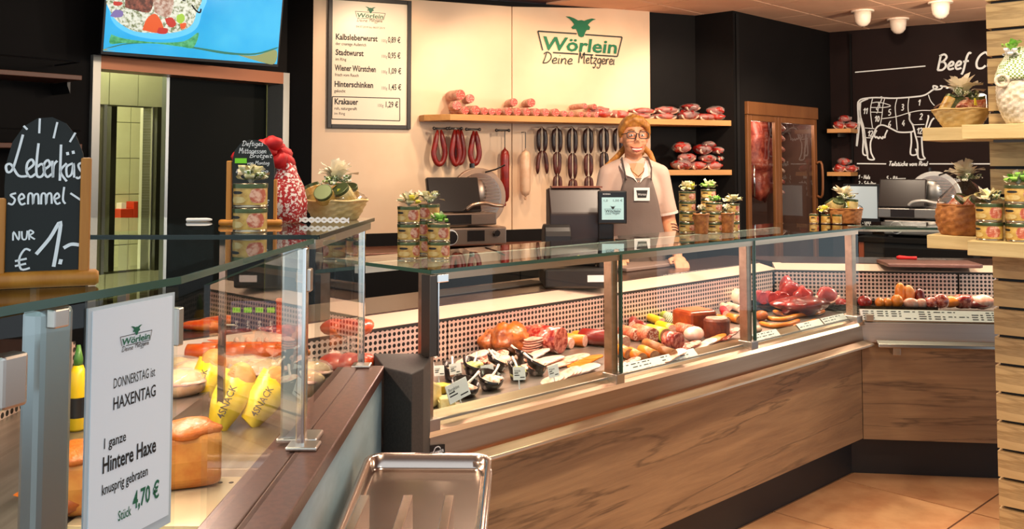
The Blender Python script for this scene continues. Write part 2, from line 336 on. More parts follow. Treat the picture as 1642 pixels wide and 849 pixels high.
G = {
 'a': (.5, [[(.42, .44), (.24, .5), (.06, .26), (.16, .02), (.34, .12), (.42, .46), (.4, .14), (.5, .02)]]),
 'b': (.48, [[(.08, 1), (.07, .5), (.06, .04), (.26, .0), (.42, .2), (.36, .46), (.08, .36)]]),
 'c': (.42, [[(.38, .42), (.22, .5), (.06, .26), (.16, .02), (.4, .06)]]),
 'd': (.5, [[(.42, .44), (.24, .5), (.06, .26), (.16, .02), (.36, .14), (.44, 1), (.42, .2), (.5, .02)]]),
 'e': (.44, [[(.06, .22), (.3, .28), (.34, .44), (.2, .5), (.06, .26), (.16, .02), (.42, .08)]]),
 'f': (.36, [[(.4, .94), (.28, 1), (.18, .7), (.12, -.1), (.04, -.34)], [(.02, .46), (.34, .5)]]),
 'g': (.48, [[(.4, .44), (.22, .5), (.06, .28), (.16, .06), (.38, .2), (.42, .48), (.36, -.2), (.18, -.4), (.04, -.26)]]),
 'h': (.48, [[(.08, 1), (.06, 0), (.1, .3), (.28, .5), (.38, .36), (.36, .08), (.46, 0)]]),
 'i': (.22, [[(.08, .5), (.07, .1), (.16, 0)], [(.09, .72), (.11, .76)]]),
 'k': (.46, [[(.08, 1), (.06, 0)], [(.4, .52), (.1, .26), (.26, .2), (.42, 0)]]),
 'l': (.24, [[(.1, 1), (.07, .2), (.18, 0)]]),
 'm': (.72, [[(.06, .5), (.06, 0), (.12, .36), (.26, .5), (.32, .3), (.32, 0), (.38, .36), (.54, .5), (.6, .3), (.6, .06), (.7, 0)]]),
 'n': (.48, [[(.06, .5), (.06, 0), (.12, .36), (.28, .5), (.38, .34), (.36, .08), (.46, 0)]]),
 'o': (.46, [[(.24, .5), (.06, .26), (.2, .0), (.4, .22), (.3, .48), (.22, .5)]]),
 'p': (.48, [[(.08, .5), (.05, -.4)], [(.08, .36), (.28, .5), (.42, .3), (.28, .02), (.08, .1)]]),
 'r': (.36, [[(.06, .5), (.06, 0), (.1, .3), (.22, .5), (.34, .46)]]),
 's': (.4, [[(.34, .44), (.2, .5), (.1, .38), (.26, .24), (.32, .1), (.18, 0), (.04, .06)]]),
 't': (.34, [[(.16, .8), (.13, .14), (.22, 0), (.32, .06)], [(.02, .52), (.32, .54)]]),
 'u': (.48, [[(.06, .5), (.07, .12), (.2, 0), (.38, .18), (.4, .5), (.4, .1), (.48, 0)]]),
 'v': (.42, [[(.04, .5), (.18, 0), (.36, .5)]]),
 'z': (.42, [[(.06, .5), (.38, .5), (.08, .06), (.3, .02), (.3, -.2), (.14, -.4), (.04, -.28)]]),
 'w': (.62, [[(.04, .5), (.16, 0), (.3, .4), (.44, 0), (.58, .5)]]),
 'B': (.58, [[(.1, .96), (.06, 0)], [(.02, .9), (.3, 1), (.46, .8), (.3, .56), (.12, .52), (.36, .5), (.5, .26), (.34, .02), (.04, .02)]]),
 'C': (.6, [[(.54, .84), (.4, 1), (.16, .8), (.06, .4), (.16, .04), (.4, 0), (.54, .16)]]),
 'D': (.66, [[(.2, .96), (.14, .4), (.06, .02)], [(0, .8), (.2, 1), (.5, .84), (.58, .44), (.36, .06), (.04, .0)]]),
 'H': (.6, [[(.1, 1), (.06, 0)], [(.5, 1), (.46, 0)], [(.08, .5), (.48, .52)]]),
 'L': (.56, [[(.36, 1.05), (.22, .6), (.1, .1), (.02, .06), (.02, .2), (.14, .18), (.3, 0), (.56, .08)]]),
 'M': (.74, [[(.04, 0), (.1, 1), (.3, .4), (.54, 1), (.58, .1), (.68, 0)]]),
 'N': (.56, [[(.06, 0), (.08, 1), (.46, 0), (.48, 1)]]),
 'O': (.64, [[(.32, 1), (.08, .6), (.16, .04), (.44, .08), (.56, .56), (.36, 1), (.3, 1)]]),
 'Q': (.64, [[(.32, 1), (.08, .6), (.16, .04), (.44, .08), (.56, .56), (.36, 1), (.3, 1)], [(.36, .2), (.58, -.1)]]),
 'R': (.58, [[(.1, 1), (.06, 0)], [(.04, .9), (.3, 1), (.46, .76), (.3, .52), (.1, .5), (.3, .4), (.52, 0)]]),
 'S': (.52, [[(.46, .9), (.28, 1), (.1, .8), (.26, .54), (.42, .3), (.26, 0), (.04, .1)]]),
 'T': (.56, [[(.02, .94), (.28, 1), (.56, .96)], [(.3, .98), (.24, .4), (.2, 0)]]),
 'U': (.58, [[(.08, 1), (.06, .3), (.24, 0), (.46, .3), (.48, 1)]]),
 'V': (.56, [[(.04, 1), (.24, 0), (.5, 1)]]),
 '1': (.4, [[(.04, .64), (.3, 1), (.26, .5), (.22, 0)]]), '2': (.46, [[(.06, .8), (.24, 1), (.4, .76), (.2, .3), (.04, .02), (.44, .06)]]),
 '3': (.46, [[(.08, .9), (.3, 1), (.36, .7), (.18, .54), (.4, .34), (.26, 0), (.04, .08)]]), '4': (.46, [[(.3, 1), (.04, .34), (.44, .38)], [(.32, .6), (.28, 0)]]),
 '5': (.46, [[(.42, 1), (.14, .96), (.1, .56), (.34, .56), (.4, .22), (.22, 0), (.04, .08)]]), '6': (.46, [[(.36, 1), (.1, .5), (.12, .06), (.34, .06), (.38, .38), (.1, .38)]]),
 '7': (.44, [[(.04, .96), (.42, 1), (.2, 0)]]), '8': (.46, [[(.36, .84), (.2, 1), (.1, .76), (.34, .4), (.3, .04), (.08, .1), (.12, .42), (.36, .84)]]),
 '9': (.46, [[(.36, .8), (.18, 1), (.08, .7), (.3, .56), (.38, .9), (.3, .2), (.14, 0)]]), '0': (.46, [[(.22, 1), (.06, .5), (.2, 0), (.38, .5), (.24, 1)]]),
 '-': (.4, [[(.06, .42), (.36, .44)]]), ',': (.2, [[(.1, .06), (.04, -.16)]]), '.': (.2, [[(.08, .0), (.1, .05)]]), '/': (.36, [[(.04, -.05), (.32, 1)]]),
 '!': (.2, [[(.12, 1), (.1, .3)], [(.09, 0), (.1, .05)]]),
 '\u20ac': (.6, [[(.54, .86), (.38, 1), (.18, .7), (.16, .24), (.34, 0), (.54, .12)], [(.02, .6), (.44, .64)], [(.0, .4), (.4, .44)]]), ' ': (.34, []),
}
for k_, b_, zz in (('\u00e4', 'a', .68), ('\u00f6', 'o', .68), ('\u00fc', 'u', .68)):
    G[k_] = (G[b_][0], G[b_][1] + [[(.14, zz), (.16, zz + .06)], [(.32, zz), (.34, zz + .06)]])
def hand(mb, txt, x, z, size, w, y=0.0, slant=.12, width=None, rise=0.0):
    tot = sum(G.get(c, G['n'])[0] for c in txt); sx = size if width is None else width / tot
    cx = x
    for c in txt:
        gw, st = G.get(c, G['n'])
        for s_ in st:
            pts = [(cx + (p[0] + slant * p[1]) * sx, z + p[1] * size + (cx - x) * rise) for p in s_]
            ribbon(mb, smooth(pts, 4), w, y)
        cx += gw * sx
    return mb
def text(parent, name, body, x, z, size, m, y=-.001, align='LEFT', bold=0, width=None, shear=0, label=None, raised=0):
    cu = bpy.data.curves.new('t', 'FONT'); cu.body = body; cu.size = size; cu.align_x = align; cu.offset = bold * size; cu.shear = shear; cu.resolution_u = 2
    if raised: cu.extrude = raised
    to = bpy.data.objects.new('t', cu); COL.objects.link(to)
    dg = bpy.context.evaluated_depsgraph_get(); me = bpy.data.meshes.new_from_object(to.evaluated_get(dg))
    bpy.data.objects.remove(to); bpy.data.curves.remove(cu)
    co = [v.co.copy() for v in me.vertices]
    sx = 1
    if width and co:
        w_ = max(c.x for c in co) - min(c.x for c in co); sx = width / w_ if w_ else 1
    for v, c in zip(me.vertices, co): v.co = (x + c.x * sx, y - c.z, z + c.y)
    me.materials.clear(); me.materials.append(m); me.name = name
    o = ob(name, me, parent)
    if label: o['label'] = label
    return o
BULL = [(500, 170), (545, 168), (600, 183), (650, 205), (690, 198), (725, 205), (765, 188), (820, 172), (872, 178), (835, 190), (800, 215), (770, 245), (798, 270), (790, 300), (755, 305), (738, 330), (718, 380), (690, 388), (660, 380), (640, 330), (625, 300), (585, 305), (568, 285), (605, 252), (580, 220), (545, 192)]
def logo(parent, cx, cz, W, y, mg, mk, sub='Deine Metzgerei', th=.0008):
    k = W / 1035.0
    X = lambda a: cx + (a - 683) * k
    Z = lambda b: cz - (b - 464) * k
    part(parent, 'bull_head_emblem', MB().plate([(X(a), Z(b)) for a, b in BULL], y - th, y), mg)
    fr = MB()
    for seg in ([(632, 352), (165, 350), (222, 555)], [(735, 355), (1200, 358), (1138, 578), (860, 576)], [(345, 572), (650, 574)], [(700, 575), (835, 576)]):
        for a, b in zip(seg[:-1], seg[1:]): ribbon(fr, [(X(a[0]), Z(a[1])), (X(b[0]), Z(b[1]))], 15 * k, y - th)
    part(parent, 'logo_frame', fr, mk)
    text(parent, 'logo_lettering', 'W\u00f6rlein', X(215), Z(545), 205 * k, mg, y - th, bold=.022, width=905 * k, shear=.12)
    part(parent, 'logo_script', hand(MB(), sub[:5], X(215), Z(690), 120 * k, 12 * k, y - th, .15, width=365 * k), mk)
    part(parent, 'logo_script', hand(MB(), sub[6:], X(650), Z(672), 120 * k, 12 * k, y - th, .1, width=455 * k), mk)
def frbox(fr, x0, x1, y0, y1, z0, z1):
    return MB().box(x0, x1, y0, y1, z0, z1)
# ================================================================== THE SETTING
ZC = 2.7
# floor: slab (grout) with tiles as pieces
floor = struct('floor', MB().box(-4, 7, -4, 11, -.12, -.004), GROUT)
ft = MB().box(-.298, .298, -.298, .298, -.006, 0).mesh('tile', FLOORT)
p0 = FM.w(0, 0)
for i in range(-3, 10):
    for j in range(-7, 1):
        p = FM.w(.3 + i * .605 + .18, j * .605 + .38)
        s = 821 + F * p.x / max(p.y, .1)
        if p.y > 2.4 and 900 < s < 1700 and p.y < 5.6: ob('tile', ft, floor, (p.x, p.y, 0), (0, 0, FM.a))
ff = MB().box(-.15, .15, -.15, .15, 0, 0)
# raised staff floor behind the counters
struct('floor_staff', MB().prism([FM.w(-.2, 1.12).xy, FM.w(2.5, 1.12).xy, FR.w(.6, 1.3).xy, FR.w(2.2, 1.3).xy, FC.w(2.3, -.02).xy, FC.w(0, -.02).xy, FF.w(0, -.02).xy, FW.w(2.2, -.02).xy, FW.w(-.9, -.02).xy, FD.w(.3, -.02).xy, FL.w(2.6, 1.2).xy], 0, .12), mat('staff_floor', '#4a3a30', .6))
# ceiling with tiles
ceil = struct('ceiling', MB().box(-4.5, 7.5, .5, 11, ZC + .012, ZC + .1), CEILGRID)
ct = MB().box(-.292, .292, -.292, .292, 0, .02).mesh('panel', CEILT)
for i in range(-4, 16):
    for j in range(-8, 9):
        p = FF.w(.28 + i * .6, -.05 + j * .6)
        if p.y < 4.2: continue
        s = 821 + F * p.x / p.y; t = HZ - F * (ZC - CAM_H) / p.y
        if 950 < s < 1750 and t > -60 and p.y < 9.6: ob('panel', ct, ceil, (p.x, p.y, ZC), (0, 0, FF.a))
# white panelled wall and its dark surround
xl = FW.px(499, 250)[0]; xs = FW.px(820, 250)[0]; xr = FW.px(1041, 100)[0]
zl = 2.72; zr = FW.px(1041, 15)[1]; zs = FW.px(820, 11)[1]
wm = struct('wall_back', MB().box(xl - .02, 2.42, .012, .12, 0, ZC), BLACKWALL, FW.w(0, 0), FW.a)
part(wm, 'white_panel', MB().plate([(xl, .1), (xs - .003, .1), (xs - .003, zs), (xl, zs)], -.012, .012), WHITEWALL, bevel=.002)
part(wm, 'white_panel', MB().plate([(xs + .003, .1), (xr, .1), (xr, zr), (xs + .003, zs)], -.012, .012), WHITEWALL, bevel=.002)
part(wm, 'dark_plinth', MB().box(xl, xr, -.02, -.012, .1, FW.px(620, 374)[1]), BLACKWALL)
# doorway wall
e0 = FW.w(xl - .02, .02)
xe = (e0.x - FD.o[0]) * FD.u[0] + (e0.y - FD.o[1]) * FD.u[1]
dl = FD.px(143, 200)[0]; dr = FD.px(459, 200)[0]; dz = 2.12
w = struct('wall_left', MB().box(-3.2, dl, 0, .12, 0, ZC), BLACKWALL, FD.w(0, 0), FD.a)
part(w, 'lintel', MB().box(dl, dr, 0, .12, dz, ZC), BLACKWALL)
Lx = lambda p: ((p.x - FD.o[0]) * FD.u[0] + (p.y - FD.o[1]) * FD.u[1], (p.x - FD.o[0]) * FD.v[0] + (p.y - FD.o[1]) * FD.v[1])
part(w, 'pier', MB().prism([(dr, 0), Lx(FW.w(xl + .001, -.014)), Lx(FW.w(xl - .015, .12)), (dr, .12)], 0, ZC), BLACKWALL)
DFR = mat('door_frame', '#b3b0a6', .3, .6); DFR2 = mat('door_head', '#a3694a', .35, .5)
d = struct('door_1', MB().box(dl, dl + .045, -.03, .14, .0, dz), DFR, FD.w(0, 0), FD.a)
part(d, 'jamb', MB().box(dr - .05, dr, -.03, .14, 0, dz), DFR)
part(d, 'head', MB().box(dl + .045, dr - .05, -.03, .14, dz - .075, dz), DFR2)
x3 = FD.px(291, 250)[0]
part(d, 'sliding_leaf', MB().box(x3, dr - .05, .15, .19, 0, 2.15), mat('dark_leaf', '#0e1311', .6, spec=.15))
part(d, 'leaf_edge_profile', MB().box(x3 - .02, x3, .145, .195, 0, 2.15), ALU)
x4 = FD.px(267, 250, .3)[0]
# tiled back room
for nm, x0, x1, y0, y1 in (('wall_kitchen', dl - .1, x4 + .6, .75, .85), ('wall_kitchen_far', dl - .6, x4 + 2.3, 2.6, 2.7)):
    k = nm.endswith('far')
    ww = struct(nm, MB().box(dl - .7, dl - .1 if not k else x4 + 2.3, y0, y1, 0, 2.7), mat('kitchen_wall', '#77724f', .6), FD.w(0, 0), FD.a)
    th = .0
    xa = FD.px(167, 300, .75)[0]; xb = FD.px(240, 300, .75)[0]; zt = FD.px(200, 170, .75)[1]
    if not k:
        ww2 = part(ww, 'side_panel', MB().box(dl - .1, xa, y0, y1, 0, 2.7), MATS['kitchen_wall'])
        part(ww, 'pier', MB().box(xb, x4 + .6, y0, y1, 0, 2.7), MATS['kitchen_wall'])
        part(ww, 'lintel', MB().box(xa, xb, y0, y1, zt, 2.7), MATS['kitchen_wall'])
    tw = .2 if not k else .31; thh = .24 if not k else .31
    tm = MB().box(.003, tw - .003, -.008, 0, .003, thh - .003).mesh('tile', WALLTILE)
    X0 = dl - .1 if not k else dl - .5; n = int((x4 + (.6 if not k else 2.0) - X0) / tw)
    for i in range(n):
        for j in range(1, 9 if k else 11):
            x = X0 + i * tw; z = zt - .0 + (j - 5) * thh if not k else j * thh + .02
            if z + thh > 2.7 or z < .6: continue
            if not k and z < zt - .01 and x + tw > xa - .01 and x < xb + .01: continue
            ob('tile', tm, ww, (x, y0, z))
    if not k:
        part(ww, 'opening_frame', MB().box(xa - .02, xa, y0 - .02, y1, 0, zt).box(xb, xb + .02, y0 - .02, y1, 0, zt), DFR)
        part(ww, 'dark_post', MB().box(FD.px(176, 200, .9)[0], FD.px(185, 200, .9)[0], .88, .95, 0, zt + .1), mat('olive_dark', '#332f18', .5))
        part(ww, 'white_jamb', MB().box(FD.px(231, 200, .95)[0], FD.px(243, 200, .95)[0], .93, 1.0, 0, zt + .2), mat('cream_jamb', '#d9d3b4', .4))
        part(ww, 'dark_jamb', MB().box(FD.px(247, 200, .72)[0], FD.px(262, 200, .72)[0], .68, .745, 0, zt), mat('olive_dark', '#332f18', .5))
struct('floor_kitchen', MB().box(dl - .7, x4 + 2.3, .2, 2.7, -.01, .02), mat('kitchen_floor', '#6f6a55', .5), FD.w(0, 0), FD.a)
struct('ceiling_kitchen', MB().box(dl - .7, x4 + 2.3, .14, 2.75, 2.7, 2.75), mat('kitchen_ceiling', '#cfcab0', .7), FD.w(0, 0), FD.a)
struct('wall_kitchen_side', MB().box(dl - .75, dl - .7, .12, 2.75, 0, 2.75).box(x4 + 2.3, x4 + 2.35, .12, 2.75, 0, 2.75), MATS['kitchen_wall'], FD.w(0, 0), FD.a)
lamp('kitchen_lamp', 'POINT', FD.w((dl + x4) / 2 + .1, .45, 2.55), 22, (.95, 1, .72), size=.1)
lamp('kitchen_lamp', 'POINT', FD.w((dl + x4) / 2 + .1, 1.9, 2.5), 110, (.95, 1, .75), size=.1)
# fridge wall with pilaster, side return to the back wall
fl = FF.px(1195, 250)[0]; fr_ = FF.px(1308, 250)[0]; fz = FF.px(1250, 168)[1]
cx_ = (FC.o[0] - FF.o[0]) * FF.u[0] + (FC.o[1] - FF.o[1]) * FF.u[1]
w = struct('wall_fridge', MB().box(0, fl, 0, .5, 0, ZC), BLACKWALL, FF.w(0, 0), FF.a)
part(w, 'bulkhead', MB().box(fl, fr_, 0, .5, fz, ZC), BLACKWALL)
part(w, 'pier', MB().box(fr_, cx_, 0, .5, 0, ZC), BLACKWALL)
# cow wall with the small niche
struct('wall_cow', MB().box(-.02, 3.6, 0, .12, 0, ZC), COWWALL, FC.w(0, 0), FC.a)
nx = FC.px(1366, 200)[0]
struct('trim_1', MB().box(nx, nx + .012, -.03, 0, 0, ZC - .03), BLACKWALL, FC.w(0, 0), FC.a)
# ================================================================== COUNTERS
ZT = 1.206; LM = 2.69; ZDK = .765
PERF = perfmat('perforated_steel', '#e2c8ba')
HEDGE = mat('bright_ledge', '#e8cdb8', .3, .2)
STONE = mat('stone_worktop', '#33231e', .25, col2='#3f2c25', scale=60)
WARMSTEEL = mat('warm_steel', '#b99a80', .32, .95, col2='#a98a70', scale=30, st=(.02, 1, 1))
BANDST = mat('band_steel', '#c4a78e', .3, .9, col2='#b59a80', scale=40, st=(.02, 1, 1))
KICK = mat('kick_black', '#1d1613', .5)
def panes(parent, segs, z0, z1, y0=0, y1=.008):
    for a, b in segs: part(parent, 'glass_pane', MB().box(a, b, y0, y1, z0, z1), GLASS)
# deck, back grille and worktop run into the corner with the right counter
def meet(d1, d2):   # intersection of line y=d1 in FM with y=d2 in FR, as local x of each
    p = FM.w(0, d1); q = FR.w(0, d2); den = FM.u[0] * FR.u[1] - FM.u[1] * FR.u[0]
    t = ((q.x - p.x) * FR.u[1] - (q.y - p.y) * FR.u[0]) / den
    w = FM.w(t, d1); dx = w.x - FR.o[0]; dy = w.y - FR.o[1]
    return t, dx * FR.u[0] + dy * FR.u[1]
P1 = FM.px(991, 590)[0]; P2 = FM.px(1207, 560)[0]
mc = frthing('display_counter', 'long oak-fronted chilled meat counter with glass front and steel rail', 'counter', FM)
part(mc, 'kick_plate', MB().box(-.02, meet(.08, .08)[0] + .01, .08, .1, 0, .195), KICK)
part(mc, 'front_panel', MB().box(-.02, LM, 0, .03, .19, .65), OAK)
part(mc, 'steel_fascia', MB().sect([(-.012, .65), (.03, .65), (.03, .745), (-.004, .745)], -.02, LM + .004), WARMSTEEL)
part(mc, 'lip', MB().sect([(-.022, .735), (-.012, .747), (.02, .75), (.02, .735)], -.02, LM + .004), BANDST)
part(mc, 'price_ledge', MB().sect([(.018, .748), (.06, .784), (.066, .78), (.03, .742)], 0, LM), BANDST)
rl = part(mc, 'bag_rail', MB().sect([(-.075, .655), (-.035, .668), (-.033, .66), (-.07, .642), (-.078, .645)], .06, LM - .02), BANDST, bevel=.002)
for x in (FM.px(1045, 672)[0], FM.px(1245, 612)[0], FM.px(1382, 566)[0] - .03):
    part(rl, 'rail_bracket', MB().sect([(0, .655), (-.05, .655), (-.05, .645), (-.008, .615), (0, .615)], x - .022, x + .022), WARMSTEEL)
part(mc, 'carcass', MB().prism([(0, .1), (LM - .03, .1), (meet(1.08, 1.08)[0], 1.08), (0, 1.08)], .1, .66).prism([(0, .68), (meet(.68, .68)[0], .68), (meet(1.08, 1.08)[0], 1.08), (0, 1.08)], .66, .92), KICK)
DP = .65
gm, gr = meet(DP, DP)
part(mc, 'deck', MB().prism([(-.3, .32), (0, .03), (LM + .02, .03), (gm, DP + .02), (-.55, DP + .02)], ZDK - .02, ZDK), STEELB)
gx = [-.5, .62, FM.px(968, 500, DP)[0], gm - .01]
for a, b in zip(gx[:-1], gx[1:]): part(mc, 'perforated_panel', MB().box(a + .004, b - .004, DP, DP + .012, ZDK, .912), PERF)
wm_, wr_ = meet(.8, .8)
part(mc, 'grille_strip', MB().box(-.5, gm, DP - .004, DP + .02, .912, .922), BLACKMT)
part(mc, 'light_ledge', MB().sect([(DP - .004, .924), (DP + .12, .952), (DP + .12, .93), (DP, .914)], -.5, gm + .03), HEDGE)
part(mc, 'worktop', MB().prism([(-.5, DP + .11), (gm + .04, DP + .11), (meet(1.12, 1.12)[0], 1.12), (-.5, 1.12)], .93, .955), STONE, bevel=.003)
def post(parent, x, z0, z1, w=.03, y0=.012, y1=.05, m=WARMSTEEL, foot=True):
    p = part(parent, 'post', MB().box(x - w / 2, x + w / 2, y0, y1, z0, z1), m, bevel=.003)
    if foot: part(p, 'clamp', MB().box(x - w * .7, x + w * .7, -.012, y1 + .004, z0 - .004, z0 + .03), STEEL, bevel=.002)
    return p
for x, w in ((.012, .03), (P1, .032), (P2, .035), (LM - .03, .04)): post(mc, x, .75, ZT - .012, w)
for x in (P1 + .022, P2 + .026): part(mc, 'pane_edge', MB().box(x - .003, x + .003, -.002, .012, .752, ZT - .012), GEDGE)
panes(mc, ((.03, P1 - .004), (P1 + .004, P2 - .004), (P2 + .004, LM - .01)), .752, ZT - .014)
part(mc, 'top_beam', MB().box(0, LM, .004, .03, ZT - .036, ZT - .013), BANDST)
part(mc, 'glass_top', MB().box(-.02, LM + .02, -.03, .44, ZT - .011, ZT), GLASSTOP)
part(mc, 'glass_top_edge', MB().box(-.021, LM + .021, -.0325, -.0305, ZT - .0108, ZT - .0004).box(-.0225, -.0205, -.03, .44, ZT - .0108, ZT - .0004), GEDGE)
part(mc, 'light_strip', MB().box(.04, LM - .04, .40, .43, ZT - .05, ZT - .02), WHITE)
for x in (.5, 1.35, 2.2):
    lo = lamp('counter_strip_lamp', 'AREA', FM.w(x, .36, ZT - .055), 6.5, PINK, FM.w(x, .30, .7), .72, .03)
st = part(mc, 'maker_sticker', MB().plate([FM.px(681.6, 714), FM.px(707.7, 711), FM.px(707.7, 734), FM.px(681.6, 737)], -.016, -.0125), BLACKPL)
text(st, 'sticker_lettering', 'KRAMER', FM.px(684, 729)[0], FM.px(684, 729)[1], .012, WHITE, -.0165, bold=.02, width=.05)
ribbon_ = MB(); cxs, czs = FM.px(695, 720)
ribbon(ribbon_, smooth([(cxs - .012, czs - .002), (cxs - .006, czs + .007), (cxs + .006, czs + .008), (cxs + .013, czs + .001)]), .003, -.0165); part(st, 'sticker_arch', ribbon_, WHITE)
# dark pillar at the near end
solo('corner_pillar', 'anthracite corner pillar between the left and the long counter', 'pillar',
     MB().prism([(-.345, 2.55), (-.261, 2.467), (-.237, 2.535), (-.232, 2.70), (-.27, 2.735), (-.40, 2.735)], 0, .96), ANTHR, bevel=.003)
p = frthing('pillar_post', 'dark steel glass post on the anthracite corner pillar', 'post', FM)
part(p, 'column', MB().box(-.035, -.008, -.045, -.005, .965, ZT - .013), STEELDK, bevel=.002)
part(p, 'edge_strip', MB().box(-.006, -.001, -.045, -.005, .965, ZT - .013), CHROME)
part(p, 'clip', MB().box(-.012, .03, -.05, -.03, ZT - .035, ZT - .012), CHROME, bevel=.002)
# ------------------------------------------------------------------ right counter
LR = 1.2
rc = frthing('corner_counter', 'short oak-fronted counter section at the right with price strip', 'counter', FR)
part(rc, 'kick_plate', MB().box(meet(.08, .08)[1], LR, .08, .1, 0, .19), KICK)
part(rc, 'front_panel', MB().box(.0, LR, 0, .03, .186, .65), OAK)
part(rc, 'steel_fascia', MB().box(.0, LR, -.008, .03, .65, .745), mat('cool_steel', '#cfc9c4', .34, .7, col2='#c0bab4', scale=30, st=(.02, 1, 1)))
rl = part(rc, 'bag_rail', MB().sect([(-.075, .655), (-.035, .668), (-.033, .66), (-.07, .635), (-.078, .64)], .06, LR), STEEL, bevel=.002)
part(rl, 'rail_bracket', MB().box(.13, .165, -.06, 0, .6, .635), STEEL, bevel=.002)
part(rc, 'price_ledge', MB().sect([(.005, .748), (.045, .802), (.051, .799), (.02, .745)], 0, LR), BANDST)
part(rc, 'deck', MB().prism([(.0, .04), (LR, .04), (LR, DP + .02), (gr, DP + .02)], ZDK - .03, ZDK - .001), STEELB)
xj = FR.px(1538, 480, DP)[0]
for a, b in ((gr, xj), (xj, LR)): part(rc, 'perforated_panel', MB().box(a + .004, b - .006, DP, DP + .012, ZDK, .912), PERF)
part(rc, 'grille_strip', MB().box(gr, LR, DP - .004, DP + .02, .912, .922), BLACKMT)
part(rc, 'light_ledge', MB().sect([(DP - .004, .924), (DP + .12, .952), (DP + .12, .93), (DP, .914)], gr + .01, LR), HEDGE)
part(rc, 'worktop', MB().prism([(gr + .06, DP + .11), (LR, DP + .11), (LR, 1.12), (meet(1.12, 1.12)[1], 1.12)], .93, .955), STONE, bevel=.003)
part(rc, 'carcass', MB().prism([(.05, .1), (LR, .1), (LR, .62), (meet(.62, .62)[1] + .03, .62)], .1, .7).prism([(gr + .02, .68), (LR, .68), (LR, 1.1), (meet(1.1, 1.1)[1] + .02, 1.1)], .1, .92), KICK)
panes(rc, ((.02, LR),), .752, ZT - .014)
part(rc, 'glass_top', MB().box(.02, LR, -.03, .44, ZT - .011, ZT), GLASSTOP)
part(rc, 'glass_top_edge', MB().box(.02, LR, -.0325, -.0305, ZT - .0108, ZT - .0004), GEDGE)
part(rc, 'clip', MB().box(.02, .055, -.02, .012, .752, .785), STEEL, bevel=.002)
lamp('counter_strip_lamp', 'AREA', FR.w(.6, .36, ZT - .055), 6.5, (1, .72, .58), FR.w(.6, .30, .7), .9, .03)
part(rc, 'light_strip', MB().box(.04, LR - .04, .40, .43, ZT - .05, ZT - .02), WHITE)
# printed price strips on the ledges
def pricecard(parent, fr, pa, pb, name='price_strip', rows=3, d=(.03, .06), zs=(.757, .787), seed=1):
    xa = fr.px(*pa, .02)[0]; xb = fr.px(*pb, .02)[0]; rn = random.Random(seed)
    dy, dz_ = d[1] - d[0], zs[1] - zs[0]; n = Vector((0, -dz_, dy)).normalized() * .0015
    q = lambda x, t, k=1: (x, d[0] + dy * t + n.y * k, zs[0] + dz_ * t + n.z * k)
    c = part(parent, name, MB().add([q(xa, 0), q(xb, 0), q(xb, 1), q(xa, 1)], [(0, 1, 2, 3)]), PAPER)
    ink = MB(); x = xa + .012
    while x < xb - .05:
        wd_ = rn.uniform(.035, .06)
        for r in range(rows):
            t = .78 - r * .62 / max(1, rows - 1) if rows > 1 else .5
            if rn.random() < .22: continue
            for s0, s1 in ((0, rn.uniform(.45, .6)), (.72, .95)):
                ink.add([q(x + wd_ * s0, t, 1.6), q(x + wd_ * s1, t, 1.6), q(x + wd_ * s1, t + .08, 1.6), q(x + wd_ * s0, t + .08, 1.6)], [(0, 1, 2, 3)])
        x += wd_ + .012
    part(c, 'print', ink, INK)
pricecard(mc, FM, (1000, 595), (1125, 572), seed=2)
pricecard(mc, FM, (1218, 545), (1257, 538), seed=3); pricecard(mc, FM, (1289, 528), (1326, 520), seed=4); pricecard(mc, FM, (1328, 520), (1364, 512), seed=5)
pricecard(rc, FR, (1380, 500), (1600, 500), rows=4, d=(.008, .044), zs=(.7535, .8), seed=6)
# ------------------------------------------------------------------ left counter
ZA = 1.355; ZL = .96
lc = frthing('bread_counter', 'blue-grey fronted counter at left with brown ledge and glass case', 'counter', FL)
part(lc, 'front_panel', MB().box(.2, 2.545, -.05, -.03, .06, .935), BLUEPANEL)
part(lc, 'kick_plate', MB().box(.2, 2.54, -.01, .01, 0, .08), KICK)
part(lc, 'ledge', MB().box(.2, 2.57, -.055, .012, .932, ZL).box(.2, 2.57, .016, .075, .932, ZL - .004), LEDGE, bevel=.003)
part(lc, 'carcass', MB().box(.3, 2.6, .02, 1.05, .08, .84), KICK)
part(lc, 'deck', MB().box(.3, 2.6, .07, .40, .85, .862), STEELB)
part(lc, 'upper_deck', MB().box(.3, 2.6, .40, .80, .85, .905), STEELB)
part(lc, 'back_panel', MB().box(.3, 2.6, .80, .812, .85, 1.02), PERF)
part(lc, 'worktop', MB().box(.3, 2.6, .812, 1.15, 1.0, 1.025), STONE)
part(lc, 'back_carcass', MB().box(.3, 2.6, .82, 1.1, .84, 1.0), KICK)
for a, b, nm in ((1.25, 1.84, 0), (1.915, 2.54, 1)):
    part(lc, 'glass_pane', MB().box(a, b, 0, .008, ZL, ZA - .012), GLASS)
COOL = mat('cool_post', '#aab2b4', .3, .95)
pp = part(lc, 'post', MB().box(1.86, 1.905, .012, .055, ZL, ZA - .012), COOL, bevel=.006)
part(pp, 'foot', MB().box(1.85, 1.918, -.02, .06, ZL, ZL + .01), STEEL, bevel=.003)
part(pp, 'hinge_block', MB().box(1.835, 1.86, -.008, .02, ZA - .1, ZA - .055), STEEL, bevel=.003)
pp = part(lc, 'post', MB().box(1.815, 1.84, -.004, .014, ZL, ZA - .012), CHROME, bevel=.003)
part(pp, 'foot', MB().box(1.80, 1.85, -.03, .03, ZL, ZL + .008), STEEL, bevel=.003)
pp = part(lc, 'post', MB().box(2.545, 2.56, -.002, .016, ZL, ZA), CHROME, bevel=.003)
